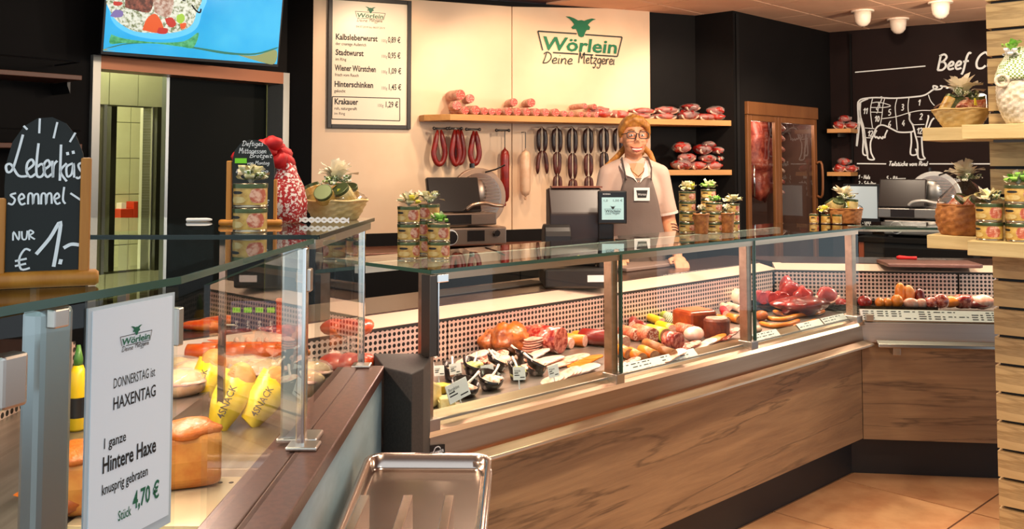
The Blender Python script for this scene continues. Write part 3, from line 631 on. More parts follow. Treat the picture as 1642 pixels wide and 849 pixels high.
part(pp, 'foot', MB().box(2.53, 2.575, -.02, .03, ZL, ZL + .008), STEEL, bevel=.003)
part(lc, 'end_pane', MB().box(2.56, 2.568, .01, .55, ZL - .05, ZA - .012), GLASS)
part(lc, 'inner_post', MB().box(2.2, 2.22, .5, .52, .905, ZA - .013), STEELDK)
A_ = [(-.555, .90), (-.526, .994), (-.44, 1.247), (-.402, 1.90), (-1.30, 1.90), (-1.30, .86), (-.575, .86)]
Al = [((p[1]), -(p[0] + .40)) for p in A_]
part(lc, 'glass_top', MB().prism(Al, ZA - .010, ZA - .001), GLASSTOP)
eg = MB()
for a, b in ((0, 1), (1, 2), (2, 3)):
    a_, b_ = Vector(Al[a]), Vector(Al[b]); n_ = Vector((b_ - a_).orthogonal()).normalized() * .0015
    if n_.y > 0: n_ = -n_
    eg.prism([a_ + n_ * .3, b_ + n_ * .3, b_ + n_ * 1.6, a_ + n_ * 1.6], ZA - .0105, ZA - .0005)
part(lc, 'glass_top_edge', eg, GEDGE)
ZB = 1.359
part(lc, 'upper_glass_top', MB().prism([(1.94, 0), (2.58, -.02), (2.58, .78), (1.94, .78)], ZB - .009, ZB), GLASSTOP)
part(lc, 'upper_glass_edge', MB().box(1.936, 1.9385, 0, .78, ZB - .0095, ZB - .0005).prism([(1.94, -.0005), (2.58, -.0205), (2.58, -.023), (1.94, -.003)], ZB - .0095, ZB - .0005), mat('dark_glass_edge', '#14201b', .2))
part(lc, 'glass_frame', MB().prism([(1.945, .006), (2.57, -.014), (2.57, 0), (1.945, .02)], ZB - .03, ZB - .0105), STEEL)
for y in (.3, .76): part(lc, 'top_support', MB().box(2.3, 2.315, y, y + .015, .9, ZB - .01), STEELDK)
# near pane, its post and hinges
part(lc, 'near_pane', MB().box(-.05, .262, -.003, .003, ZL, ZA - .012), GLASS, loc=(FP.o[1], -(FP.o[0] + .40), 0), rot=(0, 0, FP.a - FL.a))
pxa, pxb = FP.px(62, 650, .004)[0], FP.px(118, 650, .004)[0]
npl = MB().box(pxa, pxb, .004, .034, ZL - .15, ZA - .012)
pp = part(lc, 'post', npl, COOL, bevel=.008, loc=(FP.o[1], -(FP.o[0] + .40), 0), rot=(0, 0, FP.a - FL.a))
part(pp, 'top_clip', MB().box(FP.px(78, 520)[0], FP.px(103, 520)[0], -.008, .004, ZA - .034, ZA - .013), STEEL, bevel=.002)
part(pp, 'hinge_block', MB().box(FP.px(2, 610, -.01)[0], FP.px(44, 610, -.01)[0], -.012, .01, FP.px(24, 655, -.01)[1], FP.px(24, 568, -.01)[1]), STEEL, bevel=.004)
pp = part(lc, 'pane_clip', MB().box(.256, .268, -.008, .012, ZA - .09, ZA - .04), STEEL, bevel=.002, loc=(FP.o[1], -(FP.o[0] + .40), 0), rot=(0, 0, FP.a - FL.a))
lamp('counter_strip_lamp', 'AREA', FL.w(1.6, .35, ZA - .05), 5, WARM2, FL.w(1.6, .3, .8), .9, .03)
lamp('counter_strip_lamp', 'AREA', FL.w(2.25, .35, ZA - .05), 5, PINK, FL.w(2.25, .3, .8), .5, .03)
# the customer notice on the near pane
sg = frthing('price_notice', 'white upright price notice for roast knuckle on the near pane', 'sign', FP)
def fpz(px, py): return FP.px(px, py, -.006)
s_tl, s_tr, s_br, s_bl = fpz(145, 507), fpz(274, 469), fpz(270, 832), fpz(141, 885)
xa, xb = (s_tl[0] + s_bl[0]) / 2, (s_tr[0] + s_br[0]) / 2; zt_, zb_ = (s_tl[1] + s_tr[1]) / 2, (s_bl[1] + s_br[1]) / 2
part(sg, 'acrylic_holder', MB().box(xa - .006, xb + .006, -.006, -.0035, zb_ - .012, zt_ + .004), mat('acrylic', '#c9d2d4', .15))
part(sg, 'sheet', MB().box(xa, xb, -.0075, -.0062, zb_, zt_), mat('sheet_white', '#eef4f8', .5))
wS = xb - xa; hS = zt_ - zb_; yy = -.0081
def sl(nm, tx, u, v, sz, wd_, m=INK, b=.01): text(sg, nm, tx, xa + u * wS, zb_ + v * hS, sz * hS, m, yy, bold=b, width=wd_ * wS)
logo(sg, xa + .52 * wS, zb_ + .845 * hS, .40 * wS, yy, GREENINK, INK, th=.0002)
sl('lettering', 'DONNERSTAG ist', .25, .655, .062, .52, b=0); sl('lettering', 'HAXENTAG', .25, .565, .075, .53)
sl('lettering', '1 ganze', .14, .415, .062, .26); sl('lettering', 'Hintere Haxe', .14, .315, .095, .66, b=.02); sl('lettering', 'knusprig gebraten', .14, .225, .062, .56)
sl('lettering', 'St\u00fcck', .34, .085, .06, .16, GREENINK); sl('lettering', '4,70 \u20ac', .52, .105, .105, .34, GREENINK, .02)
# ================================================================== THINGS ON THE COUNTER TOPS
GOLD = mat('label_gold', '#b58a3e', .4, col2='#d4b25e', scale=40)
GOLD2 = mat('label_cream', '#d8c384', .4, col2='#c4a75c', scale=30)
TINGREEN = mat('tin_green', '#4f5b36', .3, .5)
TIN = mat('tin', '#b7ad96', .25, .9)
PICT = mat('meat_picture', '#b4583a', .4, col2='#e0b296', scale=70, lo=.45, hi=.6)
BOWG = mat('bow_green', '#7fc043', .5, col2='#a6dd62', scale=60)
BOWC = mat('bow_cream', '#e6dcae', .5, col2='#c9c07a', scale=90)
BOWY = mat('bow_yellow', '#e9dc3e', .5)
GINGHAM = mat('gingham', '#e9ecd0', .6)
_n = GINGHAM.node_tree.nodes; _l = GINGHAM.node_tree.links; _t = _n.new('ShaderNodeTexCoord'); _c = _n.new('ShaderNodeTexChecker'); _c.inputs['Scale'].default_value = 150
_c.inputs[1].default_value = C('#f1f0dc'); _c.inputs[2].default_value = C('#6f8a30'); _l.new(_t.outputs['Object'], _c.inputs[0]); _l.new(_c.outputs[0], _n['Principled BSDF'].inputs['Base Color'])
def can_meshes(r, h):
    body = MB().lathe([(r * .94, 0), (r, .002), (r, h * .06), (r * .965, h * .09), (r * .965, h * .88), (r, h * .92), (r, h * .985), (r * .93, h * .985), (r * .9, h * .96)], 24).mesh('can_body', TIN, True)
    lab = MB().lathe([(r * .972, h * .12), (r * .98, h * .14), (r * .98, h * .84), (r * .972, h * .86)], 24, caps=False).mesh('paper_label', GOLD, True)
    grn = MB().lathe([(r * 1.006, h * .80), (r * 1.01, h * .82), (r * 1.01, h * .95), (r * 1.006, h * .97)], 24, caps=False).mesh('green_band', TINGREEN, True)
    a0 = -PI * .5 + .15
    def patch(a, b, z0, z1, k, m, nm):
        n = 8; V = []; Fc = []
        for i in range(n + 1):
            t = a + (b - a) * i / n; e = math.sqrt(max(0, 1 - (2 * i / n - 1) ** 4)); zm = (z0 + z1) / 2; hh = (z1 - z0) / 2 * max(e, .15)
            for z in (zm - hh, zm + hh): V.append((r * k * math.cos(t), r * k * math.sin(t), z))
        for i in range(n): Fc.append((2 * i, 2 * i + 2, 2 * i + 3, 2 * i + 1))
        return MB().add(V, Fc).mesh(nm, m, True)
    pic = patch(a0 + .1, a0 + 1.25, h * .2, h * .78, .99, PICT, 'label_picture')
    pan = patch(a0 - 1.35, a0 - .1, h * .2, h * .45, .988, GOLD2, 'label_panel')
    txt = patch(a0 - 1.2, a0 - .3, h * .56, h * .68, .988, INK, 'label_print')
    return [body, lab, grn, pic, pan, txt]
CANS = {}
def tin_can(label, loc, r=.036, h=.056, rz=0, group='tins'):
    k = (round(r, 4), round(h, 4))
    if k not in CANS: CANS[k] = can_meshes(r, h)
    t = thing('tin_can', label, 'tin can', loc, rz, group)
    for me in CANS[k]: ob(me.name.split('.')[0], me, t)
    return t
def tuft(parent, name, c, R, m, n=14, seed=0, up=1.0, w=.012):
    rn = random.Random(seed); mb = MB()
    for i in range(n):
        a = rn.uniform(0, 2 * PI); l = R * rn.uniform(.7, 1.15); el = rn.uniform(.25, 1.25) * up
        d = Vector((math.cos(a) * math.cos(el), math.sin(a) * math.cos(el), math.sin(el))); sd = d.cross(Vector((0, 0, 1))).normalized() * w * rn.uniform(.7, 1.4)
        o = Vector(c); m1 = o + d * l * .55 + Vector((0, 0, l * .12)); e = o + d * l + Vector((0, 0, -l * .08))
        mb.add([o - sd * .3, o + sd * .3, m1 + sd, m1 - sd, e + sd * .8 + Vector((0, 0, .004)), e - sd * .8 - Vector((0, 0, .003))], [(0, 1, 2, 3), (3, 2, 4, 5)])
    return part(parent, name, mb, m, smooth=True)
def bow(parent, name, c, R, m, seed=0, n=4):
    rn = random.Random(seed); mb = MB(); n = n + 4
    for i in range(n):
        a = 2 * PI * i / n + rn.uniform(-.3, .3); el = rn.uniform(-.05, .95)
        d = Vector((math.cos(a) * math.cos(el), math.sin(a) * math.cos(el), math.sin(el))); sd = d.cross(Vector((0, 0, 1))).normalized(); nn = sd.cross(d); sd = sd * R * .30
        L_ = R * rn.uniform(.75, 1.1); V = []
        for k in range(9):
            t = 2 * PI * k / 8; w_ = .35 + .65 * (.5 - .5 * math.cos(t)); p = Vector(c) + d * L_ * .5 * (1 - math.cos(t)) + nn * R * .17 * math.sin(t)
            V += [p - sd * w_, p + sd * w_]
        mb.add(V, [(2 * k, 2 * k + 1, 2 * k + 3, 2 * k + 2) for k in range(8)])
    return part(parent, name, mb, m, smooth=True)
def gift_bow(label, loc, R, m, m2, seed, foil=True):
    t = thing('gift_bow', label, 'bow', loc, 0, 'gift bows')
    if foil: tuft(t, 'cellophane_tuft', (0, 0, .0), R * 1.3, mat('foil_white', '#f3ead0', .2, .0, alpha=.8), 16, seed, 1.0, R * .22)
    bow(t, 'loop', (0, 0, R * .35), R, m, seed); bow(t, 'second_loop', (R * .3, -R * .2, R * .3), R * .8, m2, seed + 3, 3)
    return t
def stack(px, py, Z, n, where, r=.036, h=.056, b=None, seed=0, rz0=0, R=.04, foilm=True):
    p = WZ(px, py, Z); p.y += r
    nm = {1: ['the only'], 2: ['lower', 'upper'], 3: ['lowest', 'middle', 'topmost'], 4: ['lowest', 'second lowest', 'second highest', 'topmost']}[n]
    for i in range(n): tin_can('%s gold labelled meat tin %s' % (nm[i], where), (p.x, p.y, Z + i * h), r, h, rz0 + .25 * math.sin(i * 2.1 + seed), 'stacked meat tins')
    if b: gift_bow('%s bow on the tins %s' % (b[2], where), (p.x, p.y, Z + n * h), R, b[0], b[1], seed)
    return p
stack(653, 417, ZT, 3, 'in the left stack beside the slicer', b=(BOWC, BOWY, 'cream and yellow'), seed=1)
stack(686, 409, ZT, 3, 'in the rear stack beside the slicer', .036, .056, b=(BOWC, GINGHAM, 'pale yellow'), seed=2, rz0=-1.2)
stack(702, 417, ZT, 2, 'in the short stack beside the slicer', b=(BOWG, BOWG, 'bright green'), seed=3, R=.03)
stack(393, 374, ZB, 2, 'in front of the small chalkboard', .0365, .0525, b=(BOWC, GINGHAM, 'pale checked'), seed=4, R=.036)
stack(1105, 374, ZT, 4, 'in the tall stack beside the saleswoman', .037, .046, b=(BOWC, BOWY, 'cream'), seed=5)
stack(1139, 366, ZT, 4, 'in the rear stack right of the saleswoman', .036, .046, b=(BOWG, BOWC, 'leaf green'), seed=6)
stack(1148, 374, ZT, 3, 'in the front stack right of the saleswoman', .037, .045, b=(BOWG, BOWG, 'lime green'), seed=7, R=.03)
stack(1178, 372, ZT, 3, 'in the rightmost stack right of the saleswoman', .030, .042, b=(BOWC, BOWC, 'straw coloured'), seed=8)
# woven baskets
def weave(r0, r1, h, nseg=48, rows=9, th=.004, k=.035, sx=1.0, sy=1.0, bulge=0.0):
    mb = MB(); V = []; Fc = []
    for j in range(rows * 2 + 1):
        t = j / (rows * 2); r = r0 + (r1 - r0) * t ** .8 + bulge * math.sin(PI * t)
        for i in range(nseg):
            a = 2 * PI * i / nseg; s = 1 if ((i // 2) + (j // 2)) % 2 else -1
            rr = r * (1 + k * s * (1 if j % 2 else .4)); V.append((rr * math.cos(a) * sx, rr * math.sin(a) * sy, h * t))
    m = rows * 2 + 1
    for j in range(m - 1):
        for i in range(nseg): Fc.append((j * nseg + i, j * nseg + (i + 1) % nseg, (j + 1) * nseg + (i + 1) % nseg, (j + 1) * nseg + i))
    Fc.append(tuple(range(nseg))[::-1]); mb.add(V, Fc)
    V = []; Fc = []
    for j in range(3):
        t = 1 - j * .45; r = (r0 + (r1 - r0) * t ** .8 + bulge * math.sin(PI * t)) - th
        for i in range(nseg): a = 2 * PI * i / nseg; V.append((r * math.cos(a) * sx, r * math.sin(a) * sy, h * t))
    for j in range(2):
        for i in range(nseg): Fc.append((j * nseg + i, (j + 1) * nseg + i, (j + 1) * nseg + (i + 1) % nseg, j * nseg + (i + 1) % nseg))
    Fc.append(tuple(2 * nseg + i for i in range(nseg))); mb.add(V, Fc)
    return mb
def rimtube(r, z, m=48, th=.004, sx=1, sy=1):
    return MB().tube([(r * math.cos(2 * PI * i / m) * sx, r * math.sin(2 * PI * i / m) * sy, z + .0012 * math.sin(12 * PI * i / m)) for i in range(m)], th, 6, closed=True)
CHIP = mat('basket_chip', '#d9be84', .55, col2='#c7a766', scale=25)
WICK = mat('basket_wicker', '#bd7d3e', .6, col2='#8f5526', scale=40, lo=.35, hi=.65)
WICKG = mat('basket_grey_wicker', '#b8aa8c', .6, col2='#e0d8c4', scale=50)
def jar(parent, name, c, r, h, m, tilt=(0, 0, 0)):
    o = part(parent, name, MB().lathe([(r * .9, 0), (r, .004), (r, h * .82), (r * .93, h * .9), (r * .93, h), (0.001, h)], 18), m, smooth=False, loc=c, rot=tilt)
    part(o, 'lid', MB().lathe([(r * .97, h * .86), (r * .97, h * 1.02), (r * .9, h * 1.03)], 18), TINGREEN)
    return o
def dome(parent, r, z0, h, seed=0, m=None, sx=1, sy=1):
    V = MB(); n = 20; P = []
    rn = random.Random(seed)
    for j in range(7):
        t = j / 6; rr = r * (1 - t ** 1.6) + .012 * t
        for i in range(n): a = 2 * PI * i / n; k = rr * (1 + .06 * math.sin(5 * a + j + seed) * (1 - t * .5)); P.append((k * math.cos(a) * sx, k * math.sin(a) * sy, z0 + h * t))
    V.add(P, [(j * n + i, j * n + (i + 1) % n, (j + 1) * n + (i + 1) % n, (j + 1) * n + i) for j in range(6) for i in range(n)])
    return part(parent, 'cellophane', V, FOIL, smooth=True)
def gift_basket(label, loc, r0, r1, h, m, rz=0, seed=0, foil_h=.06, sx=1, sy=1, contents=5, rows=6, bulge=0, tagc=True, bows=True, tw=1.0):
    t = thing('gift_basket', label, 'basket', loc, rz, 'gift baskets'); rn = random.Random(seed)
    part(t, 'basket', weave(r0, r1, h, 40, rows, sx=sx, sy=sy, bulge=bulge), m, smooth=True); part(t, 'rim', rimtube(r1, h, sx=sx, sy=sy, th=.0035), m, smooth=True)
    for i in range(contents):
        a = 2 * PI * i / contents + .4; rr = r1 * .55
        c = (rr * math.cos(a) * sx, rr * math.sin(a) * sy, h * .75 + rn.uniform(0, .01))
        jar(t, 'jar', c, r1 * .3, r1 * .62, rn.choice([GOLD, GOLD2, PICT]), (rn.uniform(-.9, .9), rn.uniform(-.7, .7), rn.uniform(0, 6)))
    jar(t, 'jar', (0, 0, h * .95), r1 * .34, r1 * .5, GOLD2, (1.2, .2, rn.uniform(-1, 1)))
    if tagc: part(t, 'yellow_tag', MB().box(-r1 * .26, r1 * .22, -r1 * .72 * sy, -r1 * .70 * sy, h + r1 * .12, h + r1 * .38), BOWY, rot=(0, 0, .3))
    if foil_h:
        dome(t, r1 * .98, h * .98, foil_h, seed, sx=sx, sy=sy)
        tuft(t, 'cellophane_tuft', (0, 0, h + foil_h), r1 * .72 * tw, mat('foil_white', '#f3ead0', .2, alpha=.8), 34, seed, 1.15, r1 * .17)
    if bows:
        bow(t, 'checked_bow', (-r1 * .2, -r1 * .3, h + foil_h * .95), r1 * .34, GINGHAM, seed, 4); bow(t, 'bow', (r1 * .25, -r1 * .25, h + foil_h * 1.0), r1 * .3, GINGHAM if seed % 2 else BOWC, seed + 1, 3)
    return t
p = WZ(531, 355, ZB); gift_basket('cream chip-wood gift basket with checked bow on the left counter', (p.x, p.y + .06, ZB), .055, .083, .052, CHIP, .3, 1, .048, tw=1.0)
p = WZ(1340, 359, ZT); gift_basket('small brown gift basket at the right end of the long counter', (p.x + .06, p.y + .05, ZT), .085, .10, .075, WICK, .2, 2, .055, sy=.7, contents=4)
p = WZ(1331, 359, ZT)
for i, (dx, dy, lab) in enumerate(((-.075, .02, 'left'), (-.02, .005, 'middle'), (.03, -.02, 'right'))):
    tin_can('%s small sausage jar in front of the brown basket on the counter' % lab, (p.x + dx, p.y + dy, ZT), .024, .05, i, 'small jars by the brown basket')
gift_bow('yellow floral bow on the jars in front of the brown basket', (p.x - .03, p.y + .01, ZT + .055), .035, BOWY, BOWC, 5)
for k, (x, y, s) in enumerate(((1127, 376, .034), (1168, 374, .034))):
    p = WZ(x, y, ZT); gift_basket('small wicker pot %s the lime green tin stack' % ('left of' if not k else 'right of'), (p.x, p.y + .03, ZT), .026, s, .085, WICK, 0, 3 + k, .02, contents=3, rows=8, tagc=False, tw=.9)
# chalkboards -------------------------------------------------------
def chalkboard(name_label, fr, o_px, Z, outline, rails, base, strokes, extra=None, thick=.006):
    t = frthing('chalkboard', name_label, 'chalkboard', fr)
    part(t, 'slate', MB().plate(outline, 0, thick), CHALK)
    for r in rails: part(t, 'side_rail', MB().box(r[0], r[1], -.004, .010, r[2], r[3]), PINE, bevel=.002)
    part(t, 'base_bar', MB().tube([(base[0], 0, base[2]), (base[0] + .004, 0, base[2]), (base[1] - .004, 0, base[2]), (base[1], 0, base[2])], [base[3] * .7, base[3], base[3], base[3] * .7], 12), PINE, smooth=True)
    for nm, mb in strokes: part(t, nm, mb, CHALKW)
    return t
b0 = WZ(80, 462, ZA); FB = Fr((b0.x, b0.y + .012), 22)
q = lambda x, y: FB.px(x, y)
ol = [q(8, 438)] + [q(x, y) for x, y in ((7, 300), (10, 262), (20, 228), (38, 203), (60, 190), (84, 188), (106, 198), (122, 218), (133, 245), (137, 275))] + [q(131, 432)]
st = MB(); wS = .0028
LB = lambda pts, w=wS: ribbon(st, smooth([q(*p) for p in pts], 4), w, -.0008)
# Leberkaes
LB([(37, 216), (29, 245), (20, 272), (12, 276), (10, 266), (18, 264), (30, 282), (46, 282)]); LB([(42, 274), (54, 264), (51, 256), (44, 262), (43, 276), (49, 284), (57, 279)])
LB([(62, 230), (59, 258), (59, 281), (67, 283), (72, 272), (67, 263), (60, 268)]); LB([(70, 273), (80, 265), (77, 257), (71, 263), (71, 276), (76, 284), (83, 279)]); LB([(84, 258), (85, 285), (86, 266), (92, 258)])
LB([(98, 232), (96, 290)]); LB([(107, 262), (97, 275), (107, 291)], .0026); LB([(117, 262), (107, 268), (108, 283), (115, 279), (118, 262), (119, 285)], .0026); LB([(134, 260), (126, 264), (128, 272), (133, 279), (126, 286), (122, 284)], .0026)
LB([(108, 244), (109, 249)], .0032); LB([(117, 242), (118, 247)], .0032)
for a in ([(38, 202), (44, 208)], [(64, 190), (63, 214)], [(92, 196), (86, 222)], [(121, 213), (112, 228)], [(113, 310), (131, 322)]): LB(a, 0.0024)
# semmel
for a in ([(26, 310), (17, 313), (24, 320), (20, 328), (13, 326)], [(30, 321), (39, 317), (35, 311), (30, 318), (34, 328), (41, 326)], [(45, 328), (46, 312), (52, 312), (53, 328), (55, 314), (61, 312), (62, 328)],
          [(66, 328), (67, 312), (73, 312), (74, 328), (76, 313), (82, 311), (83, 327)], [(87, 320), (95, 316), (92, 310), (87, 317), (91, 327), (97, 325)], [(103, 300), (101, 320), (105, 327)]): LB(a, 0.0023)
# NUR, euro, 1,-
for a in ([(21, 386), (22, 372), (30, 385), (31, 371)], [(35, 371), (36, 383), (42, 383), (44, 370)], [(47, 385), (47, 370), (54, 373), (48, 378), (56, 384)]): LB(a, 0.0019)
for a in ([(49, 402), (40, 400), (31, 415), (34, 432), (48, 430)], [(24, 419), (43, 415)], [(24, 427), (42, 423)]): LB(a, 0.0024)
for a in ([(58, 408), (80, 382), (97, 356), (92, 395), (86, 428)], [(98, 416), (96, 424)], [(102, 398), (114, 392), (127, 393)]): LB(a, 0.0041)
chalkboard('large arched chalkboard reading Leberkaessemmel on the left counter', FB, None, ZA, ol, ((q(129, 300)[0], q(146, 300)[0], ZA + .012, q(138, 253)[1]), (q(-12, 300)[0], q(11, 300)[0], ZA + .012, q(5, 318)[1])),
           (q(-30, 450)[0], q(158, 450)[0], ZA + .0095, .010), [('chalk_lettering', st)])
# small chalkboard on the upper glass
b1 = WZ(405, 364, ZB); FB2 = Fr((b1.x, b1.y + .05), 4)
q2 = lambda x, y: FB2.px(x, y)
ol = [q2(374, 358)] + [q2(x, y) for x, y in ((372, 262), (376, 242), (386, 230), (400, 224), (414, 225), (428, 234), (437, 250), (440, 268))] + [q2(438, 358)]
LN2 = []
def hl(tx, x, y, wpx, hpx, w=.0013):
    a = q2(x, y); b = q2(x + wpx, y); m_ = MB(); hand(m_, tx, a[0], a[1], abs(q2(x, y - hpx)[1] - a[1]), w, -.0008, .15, width=b[0] - a[0]); LN2.append(('chalk_line', m_))
hl('Deftiges', 388, 234, 34, 8); hl('Mittagessen', 383, 246, 44, 9); hl('Brotzeit', 400, 253, 36, 7); hl('von Montag', 396, 264, 36, 6, .001); hl('bis Freitag', 378, 277, 52, 6, .001); hl('2,50', 402, 330, 22, 10); hl('\u20ac', 425, 330, 6, 9)
cb = chalkboard('small arched chalkboard with midday menu behind the two tins', FB2, None, ZB, ol, ((q2(363, 300)[0], q2(371, 300)[0], ZB + .008, q2(365, 258)[1]), (q2(439, 300)[0], q2(444, 300)[0], ZB + .008, q2(440, 288)[1])),
                (q2(351, 360)[0], q2(452, 360)[0], ZB + .0072, .0075), LN2)
a = q2(377, 262); b = q2(396, 254); part(cb, 'green_sticker', MB().box(a[0], b[0], -.003, -.0004, a[1], b[1]), mat('neon_green', '#7ee01c', .5))
# red gift bag behind the chalkboard
RED = mat('red_fabric', '#d01216', .6, col2='#b80c10', scale=20)
REDPAT = mat('red_floral', '#b3161a', .6, col2='#f3e6dc', scale=140, lo=.52, hi=.56)
g0 = WY(458, 370, 2.35); g0.y -= .16; g = thing('gift_bag', 'red floral cloth gift bag with red bow behind the small chalkboard', 'gift bag', (g0.x, g0.y + .16, ZB))
mb = MB().lathe([(.032, 0), (.048, .005), (.05, .05), (.042, .09), (.026, .125), (.02, .15)], 24)
mb.v = [(x * (1 + .06 * math.sin(5 * math.atan2(y, x))), y * (1 + .06 * math.sin(5 * math.atan2(y, x))), z) for x, y, z in mb.v]
part(g, 'bag', mb, REDPAT, smooth=True)
mb = MB(); rn = random.Random(3)
for i in range(9):
    a = i * .7; mb.ell((.026 * math.cos(a) - .035, .02 * math.sin(a), .155 + .014 * (i % 4)), (.028, .022, .022), 10, 7, .5, 30, i)
part(g, 'red_flower_bow', mb, RED, smooth=True)
mb = MB().ell((-.105, .02, .178), (.042, .02, .02), 12, 8, .4, 25, 3, Matrix.Rotation(-.3, 3, 'Y')); mb.tube([(-.075, .01, .178), (-.03, 0, .172)], .012, 8)
part(g, 'red_ribbon_loop', mb, RED, smooth=True)
mb = MB()
for s in (0, 1): 
    pts = [(.045 + .016 * i, -.05 - .004 * i, .006 + .009 * ((i + s) % 2)) for i in range(9)]
    V = []; 
    for p in smooth(pts, 4): V += [Vector(p) + Vector((0, 0, .003)), Vector(p) - Vector((0, 0, .003))]
    mb.add(V, [(2 * i, 2 * i + 1, 2 * i + 3, 2 * i + 2) for i in range(len(V) // 2 - 1)])
part(g, 'curling_ribbon', mb, WHITE, smooth=True)
# pen and paper left on the glass behind
p = WZ(318, 356, ZB)
solo('marker_pen', 'white marker pen lying on the left counter glass', 'pen', MB().tube([(-.03, 0, .005), (-.028, 0, .005), (.02, 0, .005), (.028, 0, .005), (.034, 0, .005)], [.003, .005, .005, .004, .002], 10), WHITE, (p.x, p.y, ZB), .1, smooth=True)
# register / scale -------------------------------------------------
r0 = FM.top(962, 463, .955)
rg = frthing('register_scale', 'black counter scale with customer display in front of the saleswoman', 'scale', FM, r0[0], r0[1] + .12, .955, math.radians(-40))
DARKRG = mat('register_black', '#15100f', .4)
part(rg, 'base', MB().box(-.17, .13, -.10, .16, 0, .09), DARKRG, bevel=.012)
part(rg, 'column', MB().box(-.06, .08, 0, .12, .09, .26), DARKRG, bevel=.01)
part(rg, 'printer_roll_housing', MB().tube([(-.17, -.02, .21), (-.05, -.02, .21)], .075, 20), DARKRG, smooth=False, bevel=.006)
hd = part(rg, 'head', MB().sect([(-.04, .20), (.13, .24), (.13, .44), (.06, .445), (-.03, .33)], -.14, .11), mat('register_brown', '#2a1b17', .4), bevel=.008)
part(hd, 'head_trim', MB().box(-.12, .115, .05, .14, .445, .452), mat('trim_brown', '#7a4533', .4))
d1 = part(rg, 'display_housing', MB().box(.075, .205, -.075, -.045, .285, .435), BLACKPL, bevel=.006)
part(d1, 'display_screen', MB().box(.09, .19, -.0765, -.0755, .305, .405), mat('lcd', '#9fc0bd', .3, emit=.55))
text(d1, 'display_price', '1,0    1,00 \u20ac', .096, .386, .014, INK, -.0770, width=.085)
text(d1, 'display_brand', 'BIZERBA', .095, .417, .009, WHITE, -.0762, width=.035)
logo(d1, .14, .345, .075, -.077, INK, INK, th=.0002)
part(rg, 'arm', MB().box(.08, .15, -.05, .02, .06, .29), DARKRG, bevel=.006)
part(rg, 'yellow_button', MB().tube([(-.02, -.105, .14), (-.02, -.125, .14)], .010, 12), BOWY)
part(rg, 'receipt_slot', MB().box(.02, .10, -.102, -.098, .03, .06), WHITE)
# cutting boards and knives on the worktops
BRD = mat('cutting_board', '#6b4a42', .45, col2='#5e3f38', scale=20)
def board(label, fr, pa, pb, Z, depth, th=.02, m=None):
    x0, y0 = fr.top(*pa, Z); x1 = fr.top(*pb, Z)[0]
    return solo('cutting_board', label, 'cutting board', MB().prism([(x0, y0), (x1, y0), (x1 + .02, y0 + .02), (x1 + .02, y0 + depth), (x0, y0 + depth)], Z, Z + th), m or BRD, fr.w(0, 0), fr.a, bevel=.005)
board('brown cutting board on the right counter worktop under the shelf', FR, (1424, 429), (1566, 429), .956, .24)
x, y = FR.top(1462, 418, .977)
k = frthing('knife', 'red-handled knife on the brown cutting board', 'knife', FR, x, y + .05, .982, -.15)
part(k, 'handle', MB().tube([(-.065, 0, .004), (-.05, 0, .006), (0, 0, .004), (.04, 0, .004)], [.008, .012, .009, .010], 10), RED, smooth=True)
part(k, 'blade', MB().plate([(.04, -.012), (.19, -.002), (.18, .006), (.04, .009)], -.001, .001).xf(Matrix.Rotation(PI / 2, 4, 'X')), STEEL)
board('cutting board on the worktop in front of the saleswoman', FM, (1005, 437), (1085, 424), .956, .2, m=mat('grey_board', '#8c7268', .5))
board('dark cutting mat on the worktop seen behind the long counter glass', FM, (700, 478), (815, 448), .956, .12, .008, mat('dark_mat', '#2b2422', .6))
# ================================================================== THINGS ON AND AT THE WALLS
def plane_px(Mt, px, py, d=0.0):
    Mi = Mt.inverted(); r = ray(px, py); o = Mi @ Vector((0, 0, CAM_H)); v = Mi.to_3x3() @ Vector((r[0], 1, r[1]))
    t = (d - o.y) / v.y; p = o + v * t; return (p.x, p.z)
# --- screen over the doorway
tp = Vector((-2.20, 5.008, 2.12)); TM = Matrix.Translation(tp) @ Matrix.Rotation(math.radians(40), 4, 'Z') @ Matrix.Rotation(math.radians(9), 4, 'X')
tv = thing('television', 'wide menu screen showing a salad plate above the doorway', 'television', tp); tv.rotation_euler = (math.radians(9), 0, math.radians(40))
T = lambda x, y: plane_px(TM, x, y)
xr_ = T(444, 103)[0]
part(tv, 'housing', MB().box(-.012, xr_ + .012, .0, .05, -.02, .61), BLACKPL, bevel=.004)
part(tv, 'screen', MB().box(0, xr_, -.002, 0, 0, .59), mat('screen_blue', '#1aa2e0', .15, col2='#43b9ea', scale=1.2, emit=.75))
def flat(parent, nm, pts, y, m, sm=True):
    P = [T(*p) for p in pts]; P = smooth(P + [P[0]], 4)[:-1] if sm else P
    return part(parent, nm, MB().plate(P, y - .0004, y), m)
e_ = lambda n, c, k=.8, **a: mat(n, c, .3, emit=k, **a)
flat(tv, 'picture_wave_edge', [(166, 78), (205, 69), (250, 68), (310, 75), (370, 84), (410, 85), (443, 76), (441, 79), (408, 88), (362, 87), (305, 77), (250, 70), (205, 71), (180, 76)], -.0024, e_('wave_dark', '#2b7f6d', .5))
flat(tv, 'picture_corner', [(166, 79), (200, 72), (170, 79), (185, 82), (166, 81)], -.0022, e_('wave_olive', '#9ba56a', .5)); flat(tv, 'picture_corner', [(380, 88), (410, 89), (442, 80), (440, 102), (420, 100)], -.0022, e_('wave_olive', '#9ba56a', .5))
flat(tv, 'picture_grass', [(178, 55), (200, 62), (250, 68), (295, 66), (318, 52), (310, 76), (290, 75), (250, 70), (200, 69), (176, 70)], -.0026, e_('grass', '#2f9a58', .55, col2='#5bbf86', scale=30))
